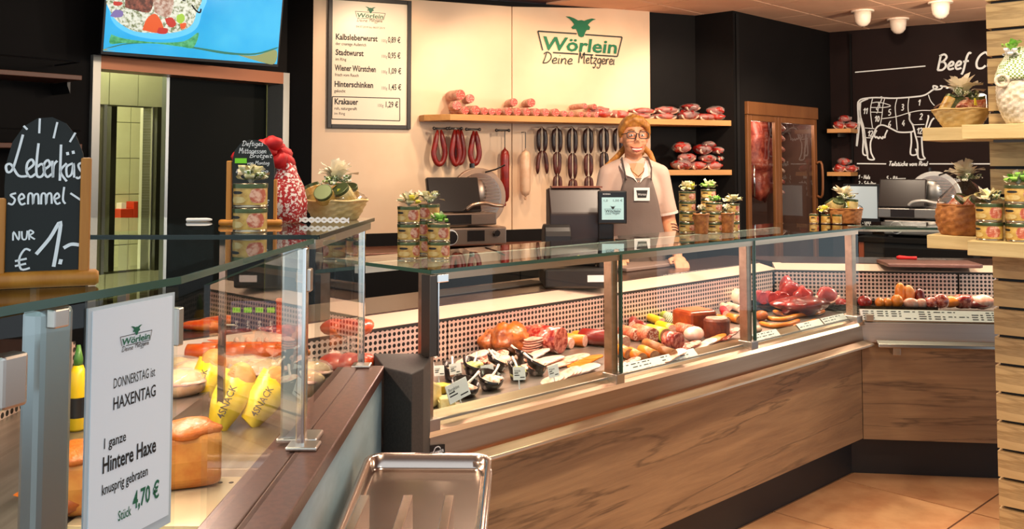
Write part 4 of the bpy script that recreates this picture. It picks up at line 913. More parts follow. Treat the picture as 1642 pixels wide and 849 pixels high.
flat(tv, 'picture_plate', [(175, 10), (178, 30), (190, 45), (215, 57), (250, 63), (285, 60), (312, 48), (322, 25), (322, -15), (180, -15)], -.0030, e_('plate_blue', '#58c3f2', .75))
flat(tv, 'picture_salad', [(179, 24), (190, 36), (215, 50), (250, 53), (280, 52), (305, 42), (314, 22), (315, -12), (180, -12)], -.0034, e_('rice', '#e8efe0', .6, col2='#6f7a4e', scale=60, lo=.45, hi=.62))
flat(tv, 'picture_meat', [(200, 12), (215, 16), (238, 20), (245, 5), (240, -12), (205, -12)], -.0038, e_('pic_meat', '#4a1d14', .5, col2='#9c5440', scale=40)); flat(tv, 'picture_meat', [(248, 20), (265, 28), (275, 20), (276, -5), (246, -8)], -.0038, e_('pic_meat2', '#a87864', .5, col2='#dccabc', scale=50))
flat(tv, 'picture_tomato', [(228, 48), (235, 30), (248, 22), (258, 34), (262, 50), (250, 53)], -.0042, e_('pic_tomato', '#e2581c', .6)); flat(tv, 'picture_tomato', [(264, 30), (275, 28), (282, 38), (276, 44), (268, 40)], -.0042, e_('pic_red', '#c2281c', .6))
flat(tv, 'picture_tomato', [(254, 44), (268, 46), (266, 54), (252, 53)], -.0044, e_('pic_red', '#c2281c', .6)); flat(tv, 'picture_tomato', [(182, 2), (196, 4), (192, 9), (182, 8)], -.0042, e_('pic_red', '#c2281c', .6)); flat(tv, 'picture_tomato', [(288, 38), (298, 37), (296, 45), (290, 46)], -.0042, e_('pic_tomato', '#e2581c', .6))
flat(tv, 'picture_cucumber', [(283, 25), (292, 22), (296, 30), (290, 38), (283, 34)], -.0042, e_('pic_cuc', '#9fce3e', .6)); flat(tv, 'picture_onion', [(176, 26), (184, 16), (196, 18), (196, 26), (186, 28)], -.0042, e_('pic_onion', '#7d6fae', .6))
mb = MB(); ribbon(mb, smooth([T(307, 8), T(314, 17), T(320, 20), T(322, 14)]), .009, -.0046); ribbon(mb, smooth([T(292, 0), T(297, 1.5)]), .006, -.0046); part(tv, 'picture_lettering', mb, INK)
part(tv, 'wall_bracket', MB().box(.35, .65, .05, .35, .25, .4).box(.45, .55, .2, .25, .3, .9), BLACKMT)
# --- framed menu
x0, x1 = FW.px(524, 100)[0], FW.px(657, 100)[0]; z0 = FW.px(590, 207)[1]; z1 = FW.px(590, -2)[1]
mn = frthing('menu_board', 'framed white price list with five sausage prices on the cream wall', 'menu board', FW)
FRB = mat('frame_black', '#1d1411', .4)
bw = .028
for nm, a in (('frame_side', (x0, x0 + bw, z0, z1)), ('frame_side', (x1 - bw, x1, z0, z1)), ('frame_bottom', (x0 + bw, x1 - bw, z0, z0 + bw)), ('frame_top', (x0 + bw, x1 - bw, z1 - bw, z1))):
    part(mn, nm, MB().box(a[0], a[1], -.04, -.013, a[2], a[3]), FRB, bevel=.003)
part(mn, 'sheet', MB().box(x0 + bw, x1 - bw, -.025, -.018, z0 + bw, z1 - bw), mat('menu_sheet', '#f1dfc6', .35))
yM = -.0258
def mt(tx, px, py, wpx, hpx, m=INK, b=.012):
    a = FW.px(px, py, yM); w_ = FW.px(px + wpx, py, yM)[0] - a[0]; h_ = a[1] - FW.px(px, py - hpx, yM)[1]
    text(mn, 'lettering', tx, a[0], a[1], abs(h_) * 1.38, m, yM, bold=b, width=w_)
for i, (t1, t2, pr, x, y, w1) in enumerate((('Kalbsleberwurst', 'der cremige Aufstrich', '0,89 \u20ac', 538, 63, 67), ('Stadtwurst', 'im Ring', '0,95 \u20ac', 538, 88, 45), ('Wiener W\u00fcrstchen', 'frisch vom Rauch', '1,09 \u20ac', 537, 113, 66), ('Hinterschinken', 'gekocht', '1,45 \u20ac', 536, 139, 62), ('Krakauer', 'roh, naturgereift', '1,29 \u20ac', 536, 167, 38))):
    mt(t1, x, y, w1, 9.5, b=.03); mt(t2, x, y + 9, {0: 49, 1: 17, 2: 38, 3: 18, 4: 36}[i], 5, b=.012); mt(pr, 622 if i < 4 else 617, y + 5, 20, 9.5, b=.02); mt('100g', 611 if i < 4 else 605, y + 4.5, 9, 5, INKG, .01)
mt('im Ring', 536, 184, 17, 4.6, b=0); mt('04.07.2019 bis 08.07.2019', 571, 44, 46, 3.2, b=0)
c_ = FW.px(594, 25, yM); logo(mn, c_[0], c_[1], FW.px(618, 25)[0] - FW.px(570, 25)[0], yM, GREENINK, INK, th=.0003)
mb = MB(); P = [FW.px(x, y, yM) for x, y in ((533, 155), (641, 158), (641, 194), (532, 191), (533, 155))]
for a, b in zip(P[:-1], P[1:]): ribbon(mb, [a, b], .006, yM)
part(mn, 'price_box', mb, INK)
# --- shop logo on the wall
lg = frthing('wall_logo', 'green bull head shop logo lettering on the cream wall', 'logo', FW)
c_ = FW.px(931, 71, -.013); logo(lg, c_[0], c_[1], FW.px(996, 70)[0] - FW.px(861, 70)[0], -.016, LOGOGREEN, mat('logo_dark', '#1d2a22', .4), th=.003)
# --- oak shelves
SH = -.28
sx0 = FW.px(722, 193, SH)[0]; sx1 = FW.px(1180, 203, SH)[0]; sz = 1.81; sxl = FW.px(680, 194, -.13)[0]
shelf = frthing('wall_shelf', 'long oak shelf of packed salami across the cream wall', 'shelf', FW)
part(shelf, 'board', MB().prism([(sx0, SH), (sx1, SH), (sx1, -.013), (sxl, -.013), (sxl, -.13)], sz, sz + .042), OAKSHELF, bevel=.002)
sz2 = FW.px(1178, 281, SH)[1]; sxa = FW.px(1052, 280, SH)[0]; sxb = FW.px(1180, 280, SH)[0]
sh2 = frthing('wall_shelf', 'short oak shelf of hams behind the saleswoman', 'shelf', FW)
part(sh2, 'board', MB().box(sxa, sxb, SH, .0, sz2, sz2 + .04), OAKSHELF, bevel=.002)
part(sh2, 'side_cheek', MB().box(sxb + .004, sxb + .03, SH - .02, .012, .12, 2.68), BLACKWALL)
# --- sausages
SALCUT = mat('salami_cut', '#b8382a', .4, col2='#e9a58e', scale=160, lo=.5, hi=.62)
SALSKIN = mat('salami_skin', '#b4715c', .4, col2='#dcae98', scale=30, lo=.35, hi=.7)
PALESKIN = mat('pale_skin', '#d9b49a', .4, col2='#b86a50', scale=25)
REDS = mat('red_sausage', '#6e1410', .3, col2='#8c2016', scale=14)
DRKS = mat('dark_sausage', '#1c0f0d', .35, col2='#3a1a14', scale=18)
BRNS = mat('brown_sausage', '#3a1611', .4, col2='#5c241a', scale=18)
CREAMS = mat('cream_sausage', '#e2bfa0', .35, col2='#d6ab88', scale=12)
CORD = mat('cord', '#d8cdb8', .7)
def chub(label, P, r, L, rz, tilt=0, skin=SALSKIN, group='salami on the long shelf', cut=SALCUT):
    t = thing('salami', label, 'salami', P, rz, group); t.rotation_euler = (tilt, 0, rz)
    pr = [(r * .96, 0), (r, .004), (r, L * .75), (r * .8, L * .93), (r * .3, L)]
    a = part(t, 'casing', MB().lathe(pr, 16).xf(Matrix.Rotation(-PI / 2, 4, 'X')), skin, smooth=True)
    part(t, 'cut_face', MB().lathe([(r * .9, -.003), (r * .9, .001)], 16).xf(Matrix.Rotation(-PI / 2, 4, 'X')), cut)
    return t
sal = [(738.5, 152, 9), (754, 158, 7.5), (732.6, 169, 8), (746, 173, 7), (763, 173.6, 8), (777, 175, 6.5), (788.7, 175, 6), (799, 175.5, 6), (824, 164, 7), (815, 175.5, 7), (829.5, 177, 7), (852, 164.7, 7.5), (844.5, 176, 7.2), (860, 178, 7), (875, 178, 7), (891, 178, 7.2), (905, 177, 5.5), (916, 177, 5), (938, 170, 5), (932, 178, 5), (944, 178, 5), (953, 171, 5), (956, 178.5, 5)]
sal.sort()
for i, (x, y, r_) in enumerate(sal):
    up = y < 172; d = -.25 if not up else -.23
    lx, lz = FW.px(x, y, d); rr = r_ * 6.4 / F * .97
    z = sz + .042 + rr if not up else lz
    chub('%s salami end from the left on the long shelf' % ORD[i], FW.w(lx, d, z), rr, .2, FW.a + (.12 if i % 3 else -.15), 0)
# vacuum packed bacon and ham
HAMRED = mat('ham_red', '#a31f1a', .3, col2='#c8483a', scale=18, lo=.4, hi=.65, coat=.6)
HAMDK = mat('ham_dark', '#5e0f0d', .3, col2='#a3241e', scale=16, coat=.6)
FAT = mat('fat', '#ead2bd', .4, col2='#dba98f', scale=14)
PLAST = mat('plastic_bag', '#cfc4bd', .12, alpha=.28)
def ham_pack(label, P, w, h, d, rz, seed, group, fat=True, m=None):
    t = thing('ham_pack', label, 'ham', P, rz, group)
    R_ = Matrix.Rotation(.25 * math.sin(seed * 2.3), 3, 'Y')
    part(t, 'meat', MB().ell((0, 0, h * .5), (w * .5, d * .5, h * .5), 16, 11, .45, 34, seed), m or HAMRED, smooth=True)
    if fat: part(t, 'fat_rim', MB().tube([(w * .49 * math.cos(a) * (1 + .06 * math.sin(3 * a + seed)), -d * .30 - .02 * math.sin(a) , h * .5 + h * .44 * math.sin(a)) for a in [PI * 1.02 + PI * .96 * i / 10 for i in range(11)]], [.004] + [.008] * 9 + [.004], 7), FAT, smooth=True)
    part(t, 'plastic_film', MB().ell((0, 0, h * .5), (w * .54, d * .53, h * .54), 14, 8, .22, 18, seed + 1).box(w * .48, w * .66, -d * .05, -d * .04, h * .3, h * .75), PLAST, smooth=True)
    return t
hp = [(965, 187, 40, 18, 1), (998, 187, 26, 14, 2), (1030, 187, 44, 9, 3), (1034, 178, 40, 10, 3.3), (1070, 188, 36, 11, 4), (1074, 177, 36, 12, 5), (1108, 188, 34, 18, 6), (1112, 171, 28, 12, 7), (1136, 190, 34, 12, 8), (1158, 190, 44, 13, 9), (1158, 177, 42, 15, 10)]
for i, (x, y, w_, h_, s_) in enumerate(hp):
    lx, lz = FW.px(x, y, -.2); k = 6.9 / F; up = y < 183
    z = sz + .042 if not up else sz + .042 + (187 - y) * k
    ham_pack('%s vacuum packed ham from the left on the long shelf' % ORD[i], FW.w(lx, -.15, z), w_ * k, h_ * k, .16, FW.a + .1 * math.sin(s_), s_, 'packed hams on the long shelf', m=HAMDK if i in (6, 7) else None)
hp = [(1098, 275, 30, 16, 1), (1122, 275, 30, 14, 2), (1148, 275, 28, 14, 3), (1168, 275, 24, 13, 4), (1106, 262, 26, 14, 5), (1140, 262, 24, 12, 11), (1164, 262, 24, 13, 6), (1099, 246, 24, 16, 7), (1132, 249, 26, 16, 8), (1160, 249, 24, 13, 9), (1142, 238, 18, 10, 10)]
for i, (x, y, w_, h_, s_) in enumerate(hp):
    lx, lz = FW.px(x, y, -.2); k = 7.0 / F
    ham_pack('%s smoked ham on the short shelf, %s row' % (['left', 'second', 'third', 'right', 'left', 'middle', 'right', 'left', 'middle', 'right', 'crowning'][i], 'bottom' if i < 4 else 'second' if i < 7 else 'top'),
             FW.w(lx, -.15, sz2 + .04 + (275 - y) * k), w_ * k, h_ * k, .15, FW.a + .2 * math.sin(s_), s_, 'hams on the short shelf', m=HAMDK if i in (0, 8, 10) else None)
# hanging rods and ring sausages
def rod(label, xa, xb, y, rz=0):
    d = -.03; la, lz = FW.px(xa, y, d - .1); lb = FW.px(xb, y, d - .1)[0]
    t = frthing('sausage_rod', label, 'rod', FW, group='wall rods')
    c = (la + lb) / 2
    part(t, 'bar', MB().tube([(la, d - .10, lz), (lb, d - .10, lz)], .007, 8), STEELDK, smooth=True)
    part(t, 'end_cap', MB().ell((la, d - .1, lz), (.012, .012, .012), 8, 6).ell((lb, d - .1, lz), (.012, .012, .012), 8, 6), STEELDK, smooth=True)
    part(t, 'holder', MB().tube([(c, -.012, lz), (c, d - .1, lz)], .006, 8), STEELDK)
    return lz
for i, (a, b, y) in enumerate(((696, 717, 206), (721, 740, 206), (748, 769, 207.5), (796, 816, 209))): rod('%s steel sausage rod under the shelf from the left' % ORD[i], a, b, y)
def ring(label, xa, xb, yt, yb, r=.019, d=-.13, tw=0):
    xl_, zt_ = FW.px(xa, yt, d); xr2 = FW.px(xb, yt, d)[0]; zb_ = FW.px((xa + xb) / 2, yb, d)[1]
    c = (xl_ + xr2) / 2; w_ = (xr2 - xl_) / 2 - r; hh = zt_ - zb_ - r
    pts = []
    for i in range(25):
        a = PI * 2 * (i / 24) ; 
        t = i / 24 * 2 - 1
        x = w_ * math.sin(PI * .5 * max(-1, min(1, t * 1.35))) * (1 - .75 * max(0, abs(t) - .55) / .45); z = -hh * (1 - abs(t) ** 1.9)
        pts.append((x, tw * t * .03, z))
    s_ = frthing('ring_sausage', label, 'sausage', FW, c, d, zt_, group='ring sausages')
    part(s_, 'casing', MB().tube(pts, [.007] + [r * .8] + [r] * 21 + [r * .8, .007], 12), REDS, smooth=True)
    part(s_, 'string', MB().tube([pts[0], (0, 0, .012), pts[-1]], .002, 5), CORD)
ring('leftmost hanging red ring sausage', 690, 719, 208, 268); ring('second hanging red ring sausage from the left', 719.5, 742, 208, 268, d=-.16); ring('third hanging red ring sausage, partly behind the second', 726, 748.5, 208, 266, d=-.10); ring('rightmost hanging red ring sausage', 749.5, 773.5, 210, 267)
def hung(label, x, yt, yb, wpx, m, hook):
    d = -.09; lx, zt_ = FW.px(x, yt, d); zb_ = FW.px(x, yb, d)[1]; r = wpx * 6.5 / F / 2
    s_ = frthing('hanging_salami', label, 'salami', FW, lx, d, zb_)
    L = zt_ - zb_
    part(s_, 'casing', MB().lathe([(.004, 0), (.006, .01), (r * .7, .02), (r, .05), (r, L - .06), (r * .8, L - .03), (.006, L - .012), (.004, L)], 18), m, smooth=True)
    zh = FW.px(x, hook, d)[1] - zb_
    part(s_, 'hook', MB().tube([(0, 0, L), (0, 0, zh), (0, .04, zh), (0, .07, zh)], .0035, 6), STEELDK)
    part(s_, 'tied_end', MB().ell((0, 0, -.006), (.010, .010, .012), 8, 6), m, smooth=True)
hung('long dark red salami hanging under the shelf', 809.5, 236, 327, 15, REDS, 210); hung('long cream coloured sausage hanging under the shelf', 842.5, 238, 317, 17, CREAMS, 212)
def string(label, x, segs):
    d = -.07; t = None
    lx, z0_ = FW.px(x, 206, d)
    t = frthing('sausage_string', label, 'sausages', FW, lx, d, 0, group='strings of blood sausage')
    k = 6.7 / F
    part(t, 'hook', MB().tube([(0, .06, z0_ + .01), (0, 0, z0_ + .01), (0, -.012, z0_ + .0)], .004, 6), STEEL)
    for j, (ya, yb, sp, m) in enumerate(segs):
        za = FW.px(x, ya, d)[1]; zb_ = FW.px(x, yb, d)[1]; L = za - zb_
        for s in (-1, 1):
            off = s * (.021 if j == 0 else .017 + .0) ; r = .0165 if j == 0 else .0155
            pts = [(off * (.35 if q_ == 0 else 1 + .35 * math.sin(PI * q_ / 8)) + s * sp * (q_ / 8), -.004 * j, za - L * q_ / 8) for q_ in range(9)]
            part(t, 'link', MB().tube(pts, [.005, r * .8, r, r, r, r, r, r * .8, .005], 10), m, smooth=True)
    part(t, 'cord', MB().tube([(0, -.004, z0_), (0, -.006, FW.px(x, segs[-1][0], d)[1])], .0035, 5), CORD)
string('first string of blood sausages, its lower pair spread apart', 869, ((206, 243, 0, DRKS), (242, 279, .02, BRNS))); string('second string of blood sausages with four pairs, the longest', 893, ((206, 244, 0, DRKS), (244, 281, -.01, BRNS), (281, 318, 0, BRNS), (318, 355, 0, BRNS)))
string('third string of blood sausages from the left', 917.5, ((206, 246, 0, DRKS), (246, 287, 0, BRNS), (287, 322, 0, BRNS))); string('fourth string of blood sausages, left of the register display', 943, ((206, 246, 0, DRKS), (247, 283, 0, BRNS), (283, 318, 0, BRNS)))
string('fifth string of blood sausages, beside the shoulder of the saleswoman', 968, ((206, 244, 0, DRKS), (244, 275, 0, DRKS))); string('sixth string of blood sausages, half behind the saleswoman', 991, ((206, 243, 0, DRKS),))
# --- back counter below the white wall and its slicer
bcx0 = FW.px(560, 400, -.5)[0]; BC = .96
bc = frthing('back_counter', 'dark back counter along the cream wall under the sausages', 'counter', FW)
part(bc, 'top', MB().box(bcx0, 1.35, -.52, -.022, BC - .03, BC), mat('rose_top', '#8a5a48', .3, .3), bevel=.003)
for i in range(4):
    a = bcx0 + .03 + i * .56; part(bc, 'cupboard_door', MB().box(a, a + .55, -.505, -.487, .16, BC - .04), BLACKWALL, bevel=.002)
part(bc, 'carcass', MB().box(bcx0 + .02, 1.3, -.486, -.022, .12, BC - .031), BLACKMT)
SLB = mat('slicer_body', '#a08b7c', .3, .85); SLD = mat('slicer_dark', '#1f1a19', .25); SLG = mat('slicer_guard', '#c4a48c', .3, .8)
def slicer(label, fr, x, d, z, s=1.0, body=SLB, guard=SLG, rz=0.0):
    t = frthing('meat_slicer', label, 'slicer', fr, x, d, z, rz); t.scale = (s, s, s)
    b = part(t, 'base', MB().box(-.26, .24, -.16, .14, .02, .14), body, bevel=.012)
    part(b, 'dial', MB().tube([(-.16, -.165, .08), (-.16, -.195, .08)], .042, 18), SLD, bevel=.003)
    part(b, 'dial_ring', MB().tube([(-.16, -.162, .08), (-.16, -.17, .08)], .052, 20), WHITE)
    part(b, 'switch_panel', MB().box(-.04, .08, -.164, -.16, .05, .12), SLD)
    kb = part(b, 'knob', MB().tube([(.16, -.165, .10), (.16, -.19, .10)], .022, 8), SLD)
    for q_ in (-.02, .26): pass
    for fx in (-.22, .2): part(b, 'foot', MB().lathe([(.025, 0), (.02, .02)], 10, (fx, -.11, 0)).lathe([(.025, 0), (.02, .02)], 10, (fx, .1, 0)), SLD)
    c = part(t, 'carriage', MB().box(-.30, .16, -.18, .06, .155, .235), body, bevel=.008)
    part(c, 'carriage_front', MB().box(-.20, -.02, -.184, -.18, .165, .225), SLD)
    part(t, 'food_guard', MB().sect([(-.17, .24), (-.13, .24), (-.05, .46), (-.09, .47)], -.30, .06), SLD, bevel=.01)
    hd_ = part(t, 'handle', MB().tube(smooth([(-.06, -.20, .26), (-.02, -.215, .29), (.06, -.22, .30), (.13, -.21, .285), (.2, -.19, .28)], 4), [.012] * 17, 10), guard, smooth=True)
    bl = part(t, 'blade_guard', MB().tube([(.10, .0, .33), (.10, .035, .33)], .20, 36), guard, bevel=.004)
    part(bl, 'blade', MB().tube([(.10, -.006, .33), (.10, -.001, .33)], .165, 36), mat('blade_steel', '#bfae9f', .2, 1))
    rib = MB()
    for i in range(11): zz = .22 + i * .023; hw = math.sqrt(max(0, .15 ** 2 - (zz - .33) ** 2)); rib.box(.10 - hw, .10 + hw, -.014, -.006, zz, zz + .008)
    part(bl, 'ribbed_plate', rib, body)
    part(t, 'blade_cover_knob', MB().tube([(.06, .02, .53), (.06, .02, .56)], .018, 10), SLD)
    part(t, 'motor_hood', MB().ell((.07, .06, .36), (.13, .09, .16), 16, 10), body, smooth=True)
    part(t, 'safety_bar', MB().tube([(.14, -.02, .5), (.2, -.06, .52), (.26, -.08, .55)], .006, 6), SLD)
    return t
lx, lz = FW.px(745, 390, -.3); slicer('meat slicer below the red ring sausages on the back counter', FW, lx, -.3, BC, 1.0)
# --- fridge
FRW = mat('fridge_frame', '#8c5a33', .4, .2, col2='#7a4a28', scale=5, st=(1, 1, .2)); 
fg = frthing('glass_fridge', 'built-in dry ageing fridge with two copper framed glass doors', 'fridge', FF)
part(fg, 'cabinet', MB().box(fl + .01, fr_ - .01, .46, .49, .1, fz - .01).box(fl + .004, fl + .02, .02, .46, .1, fz - .01).box(fr_ - .02, fr_ - .004, .02, .46, .1, fz - .01).box(fl, fr_, .02, .49, .1, .14).box(fl, fr_, .02, .49, fz - .03, fz - .005), mat('fridge_inside', '#5c4038', .4))
part(fg, 'header', MB().box(fl, fr_, -.03, .02, fz - .1, fz), FRW, bevel=.003)
part(fg, 'sill', MB().box(fl, fr_, -.02, .02, .1, .2), FRW)
xm = FF.px(1245, 250)[0]
for a, b, nm in ((fl + .01, xm, 0), (xm + .005, fr_ - .01, 1)):
    dr_ = part(fg, 'door', MB().box(a, a + .05, -.02, .01, .2, fz - .1).box(b - .05, b, -.02, .01, .2, fz - .1).box(a + .05, b - .05, -.02, .01, fz - .15, fz - .1).box(a + .05, b - .05, -.02, .01, .2, .26), FRW, bevel=.003)
    part(dr_, 'door_glass', MB().box(a + .05, b - .05, -.008, .0, .26, fz - .15), GLASS)
    hz = FF.px(1315, 288)[1]
    if nm: part(dr_, 'handle', MB().tube(smooth([(b - .02, -.02, hz + .14), (b - .02, -.07, hz + .13), (b - .02, -.07, hz - .13), (b - .02, -.02, hz - .14)], 4), .011, 8), FRW, smooth=True)
    else: part(dr_, 'handle', MB().tube([(a + .07, -.03, hz + .12), (a + .07, -.03, hz - .12)], .008, 8), CHROME, smooth=True)
part(fg, 'hanging_rail', MB().tube([(fl + .03, .22, fz - .2), (fr_ - .03, .22, fz - .2)], .012, 8), STEEL)
lamp('fridge_lamp', 'POINT', FF.w(fl + .35, .12, fz - .16), 2.5, (1, .75, .62), size=.05); lamp('fridge_lamp', 'POINT', FF.w(fr_ - .3, .12, fz - .16), 2, (1, .75, .62), size=.05)
bx, bz = FF.px(1222, 235, .2)
beef = frthing('beef_rib_cut', 'raw beef rib side hanging behind the left fridge door', 'meat', FF, bx, .2, bz)
part(beef, 'meat', MB().ell((0, 0, 0), (.23, .12, .50), 26, 22, .4, 9, 4, Matrix.Rotation(.22, 3, 'Y')), mat('beef_raw', '#7c241a', .45, col2='#b05440', scale=14, lo=.4, hi=.6, col3='#d8a890'), smooth=True)
rb = MB()
for i in range(9): z = -.36 + i * .09; rb.tube([(.10 + (.34 - z) * -.06 + z * .02, -.12, z), (.18 + z * .05, -.10, z - .03), (.235 + z * .1, -.02, z - .05)], [.012, .016, .012], 7)
part(beef, 'rib_bones', rb, mat('bone', '#e2b9a2', .5, col2='#b8412f', scale=30), smooth=True)
part(beef, 'dark_crust', MB().ell((-.03, -.115, .2), (.07, .03, .12), 12, 8, .4, 14, 2), mat('crust', '#3a0f0c', .5), smooth=True)
part(beef, 'hook', MB().tube([(.02, 0, .42), (.02, 0, .56), (0, .02, fz - .2 - bz)], .007, 6), STEEL)
# --- cow diagram drawn on the wall
cow = frthing('cow_diagram', 'white line drawing of a cow with numbered cuts on the dark wall', 'wall drawing', FC)
K = lambda x, y: FC.px(1360 + x / 4.043, 120 + y / 4.043, -.002)
def draw(nm, lines, w, sm=True):
    mb = MB()
    for ln in lines:
        P = [K(*p) for p in ln]; ribbon(mb, smooth(P, 4) if sm and len(P) > 2 else P, w, -.002)
    part(cow, nm, mb, CHALKW)
draw('cow_outline', [[(545, 100), (500, 130), (440, 142), (300, 152), (180, 148), (100, 155), (70, 170), (62, 200), (66, 300), (55, 450), (60, 440), (74, 300), (70, 200), (85, 175), (130, 155)],
     [(70, 230), (80, 300), (92, 350), (98, 420), (95, 500), (105, 520), (122, 520), (120, 500), (108, 440), (104, 370)], [(80, 180), (78, 260), (100, 340), (115, 440), (125, 500), (130, 545), (168, 550), (160, 530), (148, 500), (145, 440), (165, 390), (180, 350), (205, 328), (240, 330), (290, 355), (330, 372), (400, 372), (425, 365)],
     [(255, 358), (240, 390), (238, 408), (225, 402), (222, 415), (205, 403), (198, 414), (185, 402), (178, 408), (170, 390), (185, 360)], [(400, 250), (398, 290), (420, 330), (435, 390), (450, 450), (455, 540), (498, 545), (485, 520), (478, 440), (478, 400)],
     [(408, 375), (410, 440), (405, 515), (445, 515), (438, 480)], [(545, 100), (580, 80), (552, 72), (560, 95), (600, 92), (610, 75), (595, 72)], [(610, 75), (640, 78), (640, 90)], [(558, 280), (540, 300), (520, 345), (505, 340), (520, 280), (518, 262)]], .013)
draw('cut_lines', [[(158, 155), (145, 220), (150, 290), (158, 345)], [(155, 183), (200, 178), (275, 200), (230, 212), (148, 212)], [(238, 152), (225, 200), (220, 260), (208, 330)], [(148, 242), (222, 244)], [(318, 152), (305, 210), (312, 290), (318, 358)], [(395, 145), (388, 210), (400, 290), (425, 325)],
     [(220, 285), (310, 272), (400, 245), (470, 232), (545, 232)], [(520, 130), (535, 170), (560, 200)], [(108, 345), (170, 350)], [(108, 408), (152, 410)], [(415, 325), (495, 322)], [(440, 402), (480, 404)]], .007)
for c, x, y in (('7', 200, 168), ('8', 190, 200), ('9', 178, 235), ('10', 170, 290), ('11', 96, 240), ('5', 258, 248), ('6', 258, 322), ('3', 342, 215), ('4', 348, 318), ('1', 452, 185), ('2', 462, 275), ('12', 126, 386), ('12', 444, 368)):
    a = K(x, y); part(cow, 'cut_number', hand(MB(), c, a[0], a[1] - .02, .05, .008, -.002, .1), CHALKW)
hd_ = frthing('wall_lettering', 'white script heading and list of beef cuts on the dark wall', 'wall lettering', FC)
def hw(nm, tx, px, py, wpx, hpx, w):
    mb = MB(); a = FC.px(px, py, -.002); b = FC.px(px + wpx, py, -.002)[0]; hand(mb, tx, a[0], a[1], a[1] - FC.px(px, py - hpx, -.002)[1] if False else FC.px(px, py - hpx, -.002)[1] - a[1], w, -.002, .18, width=b - a[0]); part(hd_, nm, mb, CHALKW)
hw('heading', 'Beef', 1502, 113, 50, 25, .017); hw('heading', 'Cuts', 1562, 110, 60, 25, .017)
hw('subheading', 'Teilst\u00fccke vom Rind', 1425, 266, 62, 7, .008)
for tx, x, y, w_ in (('1 - Hals', 1376, 287, 19), ('2 - Schulter', 1376, 297, 28), ('Hohe Rippe', 1384, 306, 27), ('Querrippe', 1384, 316, 23), ('5 - Rib-Eye', 1421, 289, 31), ('6 - Lappen/Hanke', 1422, 298, 46), ('7 - Filet', 1422, 307, 26), ('9 - B\u00fcrgermeisterst\u00fcck', 1480, 291, 60), ('10 - Oberschale', 1480, 300, 48)): hw('list_line', tx, x, y, w_, 6.2, .0065)
for a, b in (((1371, 116), (1484, 106)), ((1374, 262.5), (1421, 263)), ((1490, 263), (1590, 263))): part(hd_, 'rule', ribbon(MB(), [FC.px(*a, -.002), FC.px(*b, -.002)], .010, -.002), CHALKW)
# --- little shelves of meat in the dark niche
for k_, (yy, lab) in enumerate(((207, 'upper'), (276, 'lower'))):
    a, z = FC.px(1327, yy, -.22); b = FC.px(1365, yy, -.22)[0]
    s_ = frthing('niche_shelf', '%s small oak shelf in the dark niche left of the cow' % lab, 'shelf', FC); part(s_, 'board', MB().box(a + .0, b, -.24, -.001, z - .035, z), OAKSHELF, bevel=.002); part(s_, 'bracket', MB().box(a + .08, a + .1, -.2, -.001, z - .07, z - .036), BLACKMT)
    for j, (dx, w_, h_, dz_) in enumerate(((.08, .1, .07, 0), (.18, .1, .06, 0), (.12, .1, .06, .06))):
        ham_pack('%s ham on the %s small shelf of the niche' % (('left', 'right', 'top')[j], lab), FC.w(a + dx, -.13, z + dz_), w_, h_, .1, FC.a, j + k_ * 3, 'hams in the niche', fat=j != 2)
# --- back counter with slicer on the right
bz_ = .93
rb_ = frthing('rear_counter', 'dark rear counter under the cow drawing', 'counter', FC)
ra = FC.px(1390, 350, -.55)[0]
part(rb_, 'top', MB().box(.35, 2.9, -.6, -.002, bz_ - .04, bz_), BLACKWALL, bevel=.004); part(rb_, 'carcass', MB().box(.4, 2.85, -.56, -.01, .12, bz_ - .04), BLACKMT)
part(rb_, 'copper_side', MB().box(.36, .399, -.58, -.01, .12, bz_ - .041), mat('copper_panel', '#8a4426', .45))
for i in range(3): part(rb_, 'drawer_front', MB().box(.55 + i * .7, 1.2 + i * .7, -.575, -.561, .3, bz_ - .08), BLACKWALL, bevel=.003)
sx_, _ = FC.px(1478, 350, -.35); slicer('grey meat slicer under the cow drawing at the rear right', FC, sx_, -.35, bz_, 1.0, mat('slicer_grey', '#8f8d88', .3, .8), mat('guard_white', '#d6d6d0', .3, .3))
mx_, mz_ = FC.px(1391, 318, -.3)
mo = frthing('monitor', 'small monitor with black frame at the left of the rear counter', 'monitor', FC, mx_ - .07, -.22, bz_)
part(mo, 'housing', MB().box(-.15, .15, 0, .03, .1, .42), BLACKPL, bevel=.004); part(mo, 'screen', MB().box(-.13, .13, -.002, 0, .13, .40), mat('monitor_screen', '#b9c6c8', .2, emit=.35)); part(mo, 'stand', MB().box(-.04, .04, .0, .04, .02, .1).box(-.1, .1, -.06, .1, 0, .02), BLACKPL)
# --- ceiling lamps
LW = mat('lamp_white', '#f0dcc8', .4)
for i, (x, y, lab) in enumerate(((1383, 17, 'left'), (1440, 30, 'middle, smaller looking'), (1508, 3, 'right'))):
    p = WZ(x, y, ZC); t = thing('ceiling_lamp', '%s of the three white dome ceiling lamps' % lab, 'ceiling lamp', p, 0, 'dome lamps')
    part(t, 'mount', MB().lathe([(.085, -.012), (.085, 0)], 20), LW); part(t, 'dome', MB().lathe([(.012, -.125), (.035, -.115), (.055, -.09), (.062, -.05), (.064, -.012)], 20), LW, smooth=True)
    part(t, 'lens', MB().lathe([(.008, -.128), (.012, -.124)], 10), CHROME)
